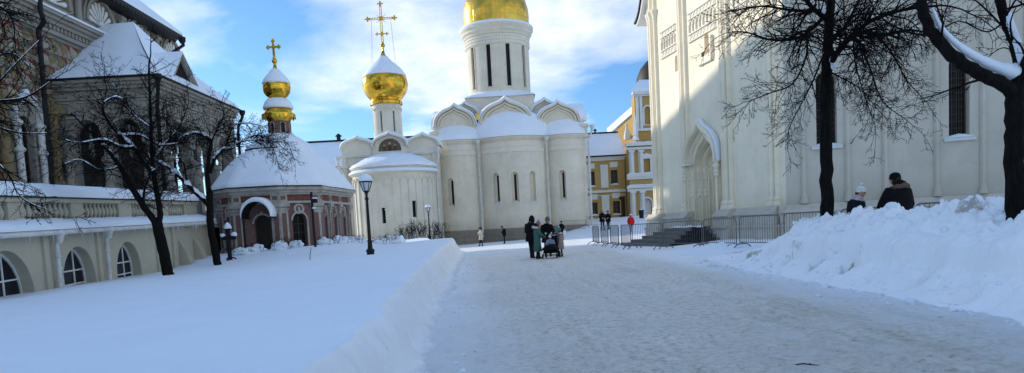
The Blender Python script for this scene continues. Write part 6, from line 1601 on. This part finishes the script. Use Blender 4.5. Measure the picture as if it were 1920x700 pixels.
def person(label, loc, face, H, coat, hem=.42, hat=None, hatc='cloth_black', trouser='cloth_trouser', arms=None, stride=.05, lean=(0, 0), scarf=None, hood=None, nod=0, group=None, width=1.0, seated=False, boots='boot', glove=None, child=False, fur=None, bulk=1.0):
    """figure facing local -Y. arms: ((elbow),(wrist)) for left(+x) and right(-x) as fractions of height"""
    t = thing('person', label, 'person', loc, face, group); h = H
    hd = .068 if not child else .082
    lx, ly = lean; S = lambda x, y, z: Vector((x*h+lx*h*max(0, z-.5), y*h+ly*h*max(0, z-.5), z*h))
    arms = arms or (((.15, -.01, .64), (.155, -.05, .50)), ((-.15, -.01, .64), (-.155, -.05, .50)))
    sh = .80 if not child else .76; nk_ = sh+.055; hc = 1-hd*1.0
    V = []; E = []; Rr = []
    def add(p, r, par=None):
        V.append(tuple(p)); Rr.append(r*h); i = len(V)-1
        if par is not None: E.append((par, i))
        return i
    pv = add(S(0, 0, .52), .075); sp_ = add(S(0, 0, .64), .068, pv); ct = add(S(0, .005, .74), .075, sp_); nb = add(S(0, .005, sh+.02), .045, ct); nn = add(S(0, -.005, nk_), .032, nb); 
    hb = add(S(0, -.01-nod*.3, hc-.02), .036, nn)
    for s, ar in ((1, arms[0]), (-1, arms[1])):
        a = add(S(s*.095*width, .005, sh-.01), .042, ct); e = add(S(*ar[0]), .030, a); w_ = add(S(*ar[1]), .021, e)
    for s in (-1, 1):
        hp_ = add(S(s*.05, 0, .49), .058, pv)
        if not seated:
            k = add(S(s*.052, -s*stride*.5-.012, .28), .040, hp_); an = add(S(s*.052, s*(-stride)+.0, .05), .027, k); add(S(s*.056, s*(-stride)-.045, .022), .024, an); 
        else:
            k = add(S(s*.06, -.22, .50), .045, hp_); an = add(S(s*.06, -.25, .30), .03, k); add(S(s*.065, -.31, .28), .028, an)
    vs, fs = skin_mesh(V, E, Rr)
    mb = MB(); o = 0
    mats = ['skin', trouser, coat, boots, glove or 'skin', 'eye', 'lips']
    for f in fs:
        c = sum((vs[i] for i in f), Vector())/len(f)
    base = len(mb.v); mb.v += vs
    for f in fs:
        c = sum((vs[i] for i in f), Vector())/len(f); z = c.z/h; m = 2
        if z > sh+.03: m = 0
        elif not seated and z < .075: m = 3
        elif not seated and z < .5 and abs(c.x) < .13*h: m = 1
        elif seated and c.y < -.08*h: m = 1
        mb.f.append(f); mb.mi.append(m)
    if not seated:
        mb.cur = 3
        for s in (-1, 1):
            f0 = S(s*.055, -s*stride-.028, .022); mb.ball(f0, .029*h, .066*h, .024*h, 10, 8); mb.tube([f0+Vector((0, .03*h, 0)), S(s*.052, -s*stride, .09)], [.026*h, .034*h], 10)
    # head with face
    H0 = S(0, -.012-nod*.35, hc)
    mb.cur = 0; hr = hd*h; hv = MB(); hv.ball((0, 0, 0), hr*.80, hr*.95, hr*1.12, 16, 12)
    for i, v in enumerate(hv.v):                       # narrower chin, flatter face
        z = v.z/(hr*1.12)
        if z < 0: v.x *= 1-.28*z*z*1.2; 
        if v.y < 0: v.y *= .93
    rot = Matrix.Rotation(nod, 3, 'X')
    def hadd(q, m):
        mb.cur = m; mb.add([H0+rot @ v for v in q.v], q.f)
    hadd(hv, 0)
    ns = MB(); ns.tube([(0, -hr*.84, hr*.12), (0, -hr*1.05, -hr*.18), (0, -hr*.84, -hr*.24)], [hr*.06, hr*.14, hr*.1], 6); hadd(ns, 0)
    for s in (-1, 1):
        ey = MB(); ey.ball((s*hr*.30, -hr*.80, hr*.08), hr*.11, hr*.07, hr*.06, 8, 5); hadd(ey, 5); ea = MB(); ea.ball((s*hr*.79, hr*.02, -hr*.02), hr*.08, hr*.16, hr*.24, 8, 6); hadd(ea, 0)
    mo = MB(); mo.ball((0, -hr*.80, -hr*.50), hr*.24, hr*.07, hr*.06, 8, 5); hadd(mo, 6)
    # hands: palm, four bent fingers, thumb
    for s, ar in ((1, arms[0]), (-1, arms[1])):
        e, w_ = S(*ar[0]), S(*ar[1]); d = (w_-e).normalized(); side = d.cross(Vector((0, 1, .2))).normalized(); 
        if side.x*s > 0: side = -side
        nrm = d.cross(side).normalized(); hl = .055*h; mb.cur = 4
        pts = [w_-d*hl*.1, w_+d*hl*.55, w_+d*hl]; 
        rows = [[p+side*math.cos(a)*hl*(.34+.08*i)+nrm*math.sin(a)*hl*.17 for a in [2*math.pi*k/8 for k in range(9)]] for i, p in enumerate(pts)]; mb.grid(rows)
        for k in range(4):
            p0 = w_+d*hl*.95+side*hl*(-.34+.23*k); L_ = hl*(.62, .78, .72, .55)[k]; mb.tube([p0, p0+d*L_*.5+nrm*L_*.08, p0+d*L_*.85+nrm*L_*.35, p0+d*L_*.9+nrm*L_*.6], [hl*.12, hl*.11, hl*.10, hl*.07], 5)
        p0 = w_+d*hl*.3+side*hl*.36; mb.tube([p0, p0+side*hl*.25+d*hl*.25, p0+side*hl*.25+d*hl*.6+nrm*hl*.1], [hl*.14, hl*.12, hl*.08], 5)
    mb.build('body', mats, t, world=False, smooth=180, fix=False)
    # coat
    cm = MB(); W = width*bulk; hm = hem if not seated else .42
    rings = []
    for z, rx, ry in ((hm, .118, .098), (hm+.01, .125, .104), (lerp(hm, .56, .5), .116, .096), (.56, .108, .09), (.62, .104, .088), (.70, .112, .09), (.76, .118, .088), (sh, .105, .078), (sh+.028, .070, .062), (sh+.055, .048, .05), (sh+.05, .036, .036)):
        if z < hm: continue
        p = S(0, 0, z); k = 1+.05*math.sin(z*40); rings.append((p.z, p.x, p.y+.004*h, rx*h*W*k, ry*h*bulk*k))
    loft(cm, rings)
    for s, ar in ((1, arms[0]), (-1, arms[1])):
        a = S(s*.088*width, .005, sh-.02); e, w_ = S(*ar[0]), S(*ar[1]); i0 = S(s*.05*width, .005, sh-.03)
        cm.tube([i0, a, a.lerp(e, .5), e, e.lerp(w_, .5), w_], [.05*h*bulk, .056*h*bulk, .050*h*bulk, .045*h*bulk, .040*h*bulk, .034*h*bulk], 12)
    cm.build('coat', coat, t, world=False, smooth=60)
    def hp2(q, name, mat, sm=180): 
        for i, v in enumerate(q.v): q.v[i] = H0+rot @ v
        return q.build(name, mat, t, world=False, smooth=sm)
    if hat and not seated:
        q = MB(); q.ball((0, hr*.30, -hr*.12), hr*.80, hr*.78, hr*.98, 14, 10); hp2(q, 'hair', 'hair_brown' if not child else 'fur_brown')
    if hat in ('beanie', 'pom', 'tall'):
        q = MB(); k = 1.25 if hat != 'tall' else 1.5
        prof = [(.86, .02), (.98, .04), (.98, .34), (.93, .40), (.93, .62), (.80, .62+.36*(k-.25)), (.52, .62+.58*(k-.25)), (.2, .62+.66*(k-.25)), (.01, .62+.68*(k-.25))]
        q.lathe(0, hr*.04, [(r*hr*.98, z*hr) for r, z in prof], 16, wob=lambda r, z, a: (r*(1+.04*math.sin(a*8)), z-.12*hr*math.cos(a+math.pi/2)*-1*(z < hr*.4))); ho = hp2(q, 'hat', hatc)
        if hat == 'pom':
            q = MB(); q.ball((0, hr*.05, hr*1.62), hr*.34, None, None, 10, 8, .5)
            for i, v in enumerate(q.v): q.v[i] = H0+rot @ v
            q.build('pompom', 'cloth_white' if hatc != 'cloth_mauve' else 'cloth_pink', ho, world=False, smooth=180)
    elif hat == 'fur':
        q = MB(); q.ball((0, hr*.05, hr*.62), hr*1.22, hr*1.22, hr*.75, 16, 10, .25); hp2(q, 'hat', hatc)
    elif hat == 'cap':
        q = MB(); q.lathe(0, 0, [(hr*.9, hr*.38), (hr*.92, hr*.6), (hr*1.0, hr*.82), (hr*.85, hr*1.08), (hr*.4, hr*1.2), (.001, hr*1.22)], 16); q.prism(lambda u, z, w=0: Vector((u, z, w)), [(hr*.7*math.cos(a), -hr*.75-hr*.55*math.sin(a)) for a in [math.pi*k/8 for k in range(9)]], hr*.36, hr*.43); hp2(q, 'hat', hatc)
    if hood == 'up':
        q = MB(); rows = []
        for j in range(9):
            th = math.pi*j/8; row = []
            for k in range(15):
                a = math.pi*(-.12+1.24*k/14); r_ = 1.12+.25*max(0, -math.cos(th))**2; row.append((r_*hr*math.cos(a)*max(.001, math.sin(th*.86))*.92, r_*hr*math.sin(a)*math.sin(th*.86)+hr*.05, 1.24*hr*math.cos(th)-hr*.1*(1-math.cos(th))))
            rows.append(row)
        q.grid(rows); hp2(q, 'hood', coat)
    if hood == 'down' or fur:
        q = MB(); c0 = S(0, .02, sh+.035); n = 20; rows = []
        q.tube([c0+Vector((math.cos(2*math.pi*k/n)*.088*h, math.sin(2*math.pi*k/n)*.066*h+.02*h, .022*h*math.sin(2*math.pi*k/n)+.018*h*nz(k*.9, 2))) for k in range(n+1)], [.030*h*(1+.25*nz(k*1.9, 5)) for k in range(n+1)], 8); q.build('fur_collar', fur or 'fur_brown', t, world=False, smooth=180)
        if hood == 'down':
            q = MB(); q.ball(S(0, .055, sh+.04), .10*h, .06*h, .085*h, 14, 10, .2); q.build('hood', coat, t, world=False, smooth=180)
    if scarf:
        q = MB(); c0 = S(0, -.008, sh+.045); n = 18
        for dz, rr in ((-.014, .068), (.010, .062), (.032, .056)): q.tube([c0+Vector((math.cos(2*math.pi*k/n)*rr*h, math.sin(2*math.pi*k/n)*rr*h*.95, dz*h+.006*h*math.sin(k*1.3))) for k in range(n+1)], .024*h, 8)
        q.build('scarf', scarf, t, world=False, smooth=180)
    return t
def heights(px, ytop, x, y):
    return at(px, ytop, y).z-gz(x, y)
def stand(px, pytop, d, **k):
    p = at(px, 420, d); z = gz(p.x, p.y); H = at(px, pytop, d).z-z
    return (p.x, p.y, z), H
A_front = (((.14, -.03, .63), (.07, -.13, .60)), ((-.14, -.03, .63), (-.07, -.13, .60)))
A_push = (((.15, -.05, .64), (.09, -.17, .60)), ((-.15, -.05, .64), (-.09, -.17, .60)))
# family with the pushchair. face 0 looks at the camera, +90 deg looks right
l, H = stand(995, 405, 31.6); person('person in black hooded coat standing tallest in the family group on the path, back turned', l, R(150), H, 'cloth_black', .40, None, hood='up', arms=A_front, width=1.08, bulk=1.12, nod=.15, glove='cloth_black')
l, H = stand(1006, 416, 30.7); person('girl in long green coat and mauve pompom hat reaching for the pushchair', l, R(105), H, 'cloth_green', .20, 'pom', 'cloth_mauve', arms=(((.13, -.07, .66), (.10, -.22, .56)), ((-.12, -.06, .66), (-.06, -.2, .57))), fur='fur_pale', stride=.05, bulk=1.02, nod=.1)
l, H = stand(1025, 408.5, 32.2); person('person in black coat and grey knit hat looking down behind the pushchair', l, R(8), H, 'cloth_black', .36, 'tall', 'cloth_grey', arms=A_push, bulk=1.15, nod=.35, width=1.08, glove='cloth_white')
l, H = stand(1047.5, 428, 30.9); person('small child in beige coat and teal pompom hat right of the pushchair', l, R(-150), H, 'cloth_beige', .26, 'pom', 'cloth_teal', arms=(((.15, -.02, .60), (.17, -.04, .48)), ((-.15, -.04, .60), (-.15, -.15, .52))), child=True, bulk=1.25, fur='fur_pale', width=1.1)
# pushchair
p = at(1031, 420, 30.3); z = gz(p.x, p.y); t = thing('pushchair', 'black pushchair with toddler aboard in the middle of the family group', 'pushchair', (p.x, p.y, z), R(-14)); t.scale = (1.25, 1.0, 1.0)
mb = MB()
for s in (-1, 1):
    mb.tube([(s*.24, .42, 1.0), (s*.24, .22, .68), (s*.23, -.02, .42), (s*.22, -.38, .14)], .016, 8); mb.tube([(s*.23, .02, .50), (s*.25, .36, .14)], .016, 8); mb.tube([(s*.23, -.02, .42), (s*.23, -.32, .42)], .014, 6)
mb.tube([(-.24, .42, 1.0), (-.18, .47, 1.03), (.18, .47, 1.03), (.24, .42, 1.0)], .018, 8); mb.tube([(-.25, .36, .14), (.25, .36, .14)], .013, 6); mb.tube([(-.22, -.38, .14), (.22, -.38, .14)], .013, 6); mb.build('frame', 'iron_black', t, world=False, smooth=60)
mb = MB(); mb.grid([[(x, y, z_+.02*abs(x)*10*(.2)) for x in (-.21, -.1, 0, .1, .21)] for y, z_ in ((.30, .95), (.20, .62), (.10, .42), (-.22, .46), (-.30, .30), (-.36, .22))]); mb.box(-.22, .22, -.05, .30, .22, .36); mb.build('seat', 'cloth_black', t, world=False, smooth=60)
mb = MB(); rows = []
for j in range(7):
    y = lerp(.0, -.40, j/6); rows.append([(.27*math.cos(a), y-.02*math.sin(a), .36+.26*math.sin(a)*(1-.35*j/6)+.02*nz(a*2, j)) for a in [math.pi*k/10 for k in range(11)]])
mb.grid(rows); mb.add(rows[-1], [tuple(range(11))]); mb.build('footmuff', 'cloth_black', t, world=False, smooth=180)
for x, y, r in ((-.24, .36, .14), (.24, .36, .14), (-.24, -.38, .10), (.24, -.38, .10)):
    mb = MB(); n = 18; mb.tube([(x, y+r*.86*math.cos(2*math.pi*k/n), r+r*.86*math.sin(2*math.pi*k/n)) for k in range(n+1)], r*.14, 8); mb.tube([(x-.03, y, r), (x+.03, y, r)], r*.2, 10)
    for k in range(5): a = 2*math.pi*k/5; mb.tube([(x, y, r), (x, y+r*.8*math.cos(a), r+r*.8*math.sin(a))], r*.06, 5)
    mb.build('wheel', 'iron_black', t, world=False, smooth=60)
zt = at(1028, 442.5, 30.2).z; HT = .84
person('toddler in speckled blue jacket and white pompom hat sitting in the pushchair', (p.x-.02, p.y+.06, zt-HT), R(-6), HT, 'cloth_speckle', .42, 'pom', 'cloth_white', arms=(((.19, -.05, .60), (.17, -.17, .55)), ((-.19, -.05, .60), (-.17, -.17, .55))), child=True, seated=True, bulk=1.55, width=1.25, glove='cloth_speckle')
# walkers farther off
l, H = stand(900, 427, 62.5); person('person in cream coat and black fur hat taking a picture in the sunlit strip', l, R(-70), H, 'cloth_cream', .34, 'fur', 'cloth_black', arms=(((.13, -.07, .66), (.05, -.2, .70)), ((-.13, -.07, .66), (-.05, -.2, .70))), stride=.10, glove='cloth_black', bulk=1.1)
l, H = stand(944.5, 424, 64.5); person('person in black jacket and cap looking at a phone before the middle apse', l, R(-75), H, 'cloth_black', .46, 'cap', 'cloth_black', arms=(((.12, -.06, .64), (.04, -.17, .66)), ((-.12, -.06, .64), (-.04, -.17, .66))), nod=.3, stride=.03, bulk=1.12)
l, H = stand(1052.5, 415, 66); pt = person('person in dark coat carrying a pale bag, walking behind the family group', l, R(25), H, 'cloth_black', .36, 'beanie', 'hair_brown', stride=.06, bulk=1.15)
x, y, z = l; mb = MB(); bx, by = x+.26, y-.12; mb.box(bx-.13, bx+.13, by-.06, by+.06, z+.30, z+.66); mb.tube([(bx-.08, by, z+.66), (bx-.05, by, z+.86), (bx+.05, by, z+.86), (bx+.08, by, z+.66)], .012, 5); tag(mb.build('carrier_bag', 'cloth_white'), 'white carrier bag held by the dark-coated person behind the family', 'bag')
l, H = stand(1129.5, 394, 70); person('left person of the dark pair standing near the yellow building', l, R(20), H, 'cloth_black', .42, None, hood='up', arms=A_front, bulk=1.15, width=1.05)
l, H = stand(1140.5, 395.5, 70.4); person('right person of the dark pair standing near the yellow building', l, R(-30), H, 'cloth_black', .42, 'beanie', 'cloth_black', arms=A_front, bulk=1.2, width=1.05)
l, H = stand(1183, 402, 64); person('person in bright red jacket and pale hat walking behind the barriers', l, R(165), H, 'cloth_red', .44, 'beanie', 'cloth_white', stride=.07, bulk=1.25, width=1.05)
l, H = stand(1606.5, 352, 16.2); person('person in white pompom hat, pale scarf and navy jacket behind the snow bank', l, R(38), H, 'cloth_navy', .44, 'pom', 'cloth_white', scarf='cloth_scarf', arms=(((.14, -.02, .64), (.08, -.12, .55)), ((-.14, -.02, .64), (-.09, -.12, .55))), nod=.14, bulk=1.25, width=1.12)
l, H = stand(1683, 326, 15.6); person('person in bulky black parka with brown fur-trimmed hood seen from behind, beyond the snow bank', l, R(195), H, 'cloth_black', .40, 'beanie', 'cloth_black', hood='down', arms=(((.185, -.02, .64), (.19, -.08, .5)), ((-.185, -.02, .64), (-.18, -.1, .5))), bulk=1.4, width=1.2, nod=.06, glove='cloth_black')
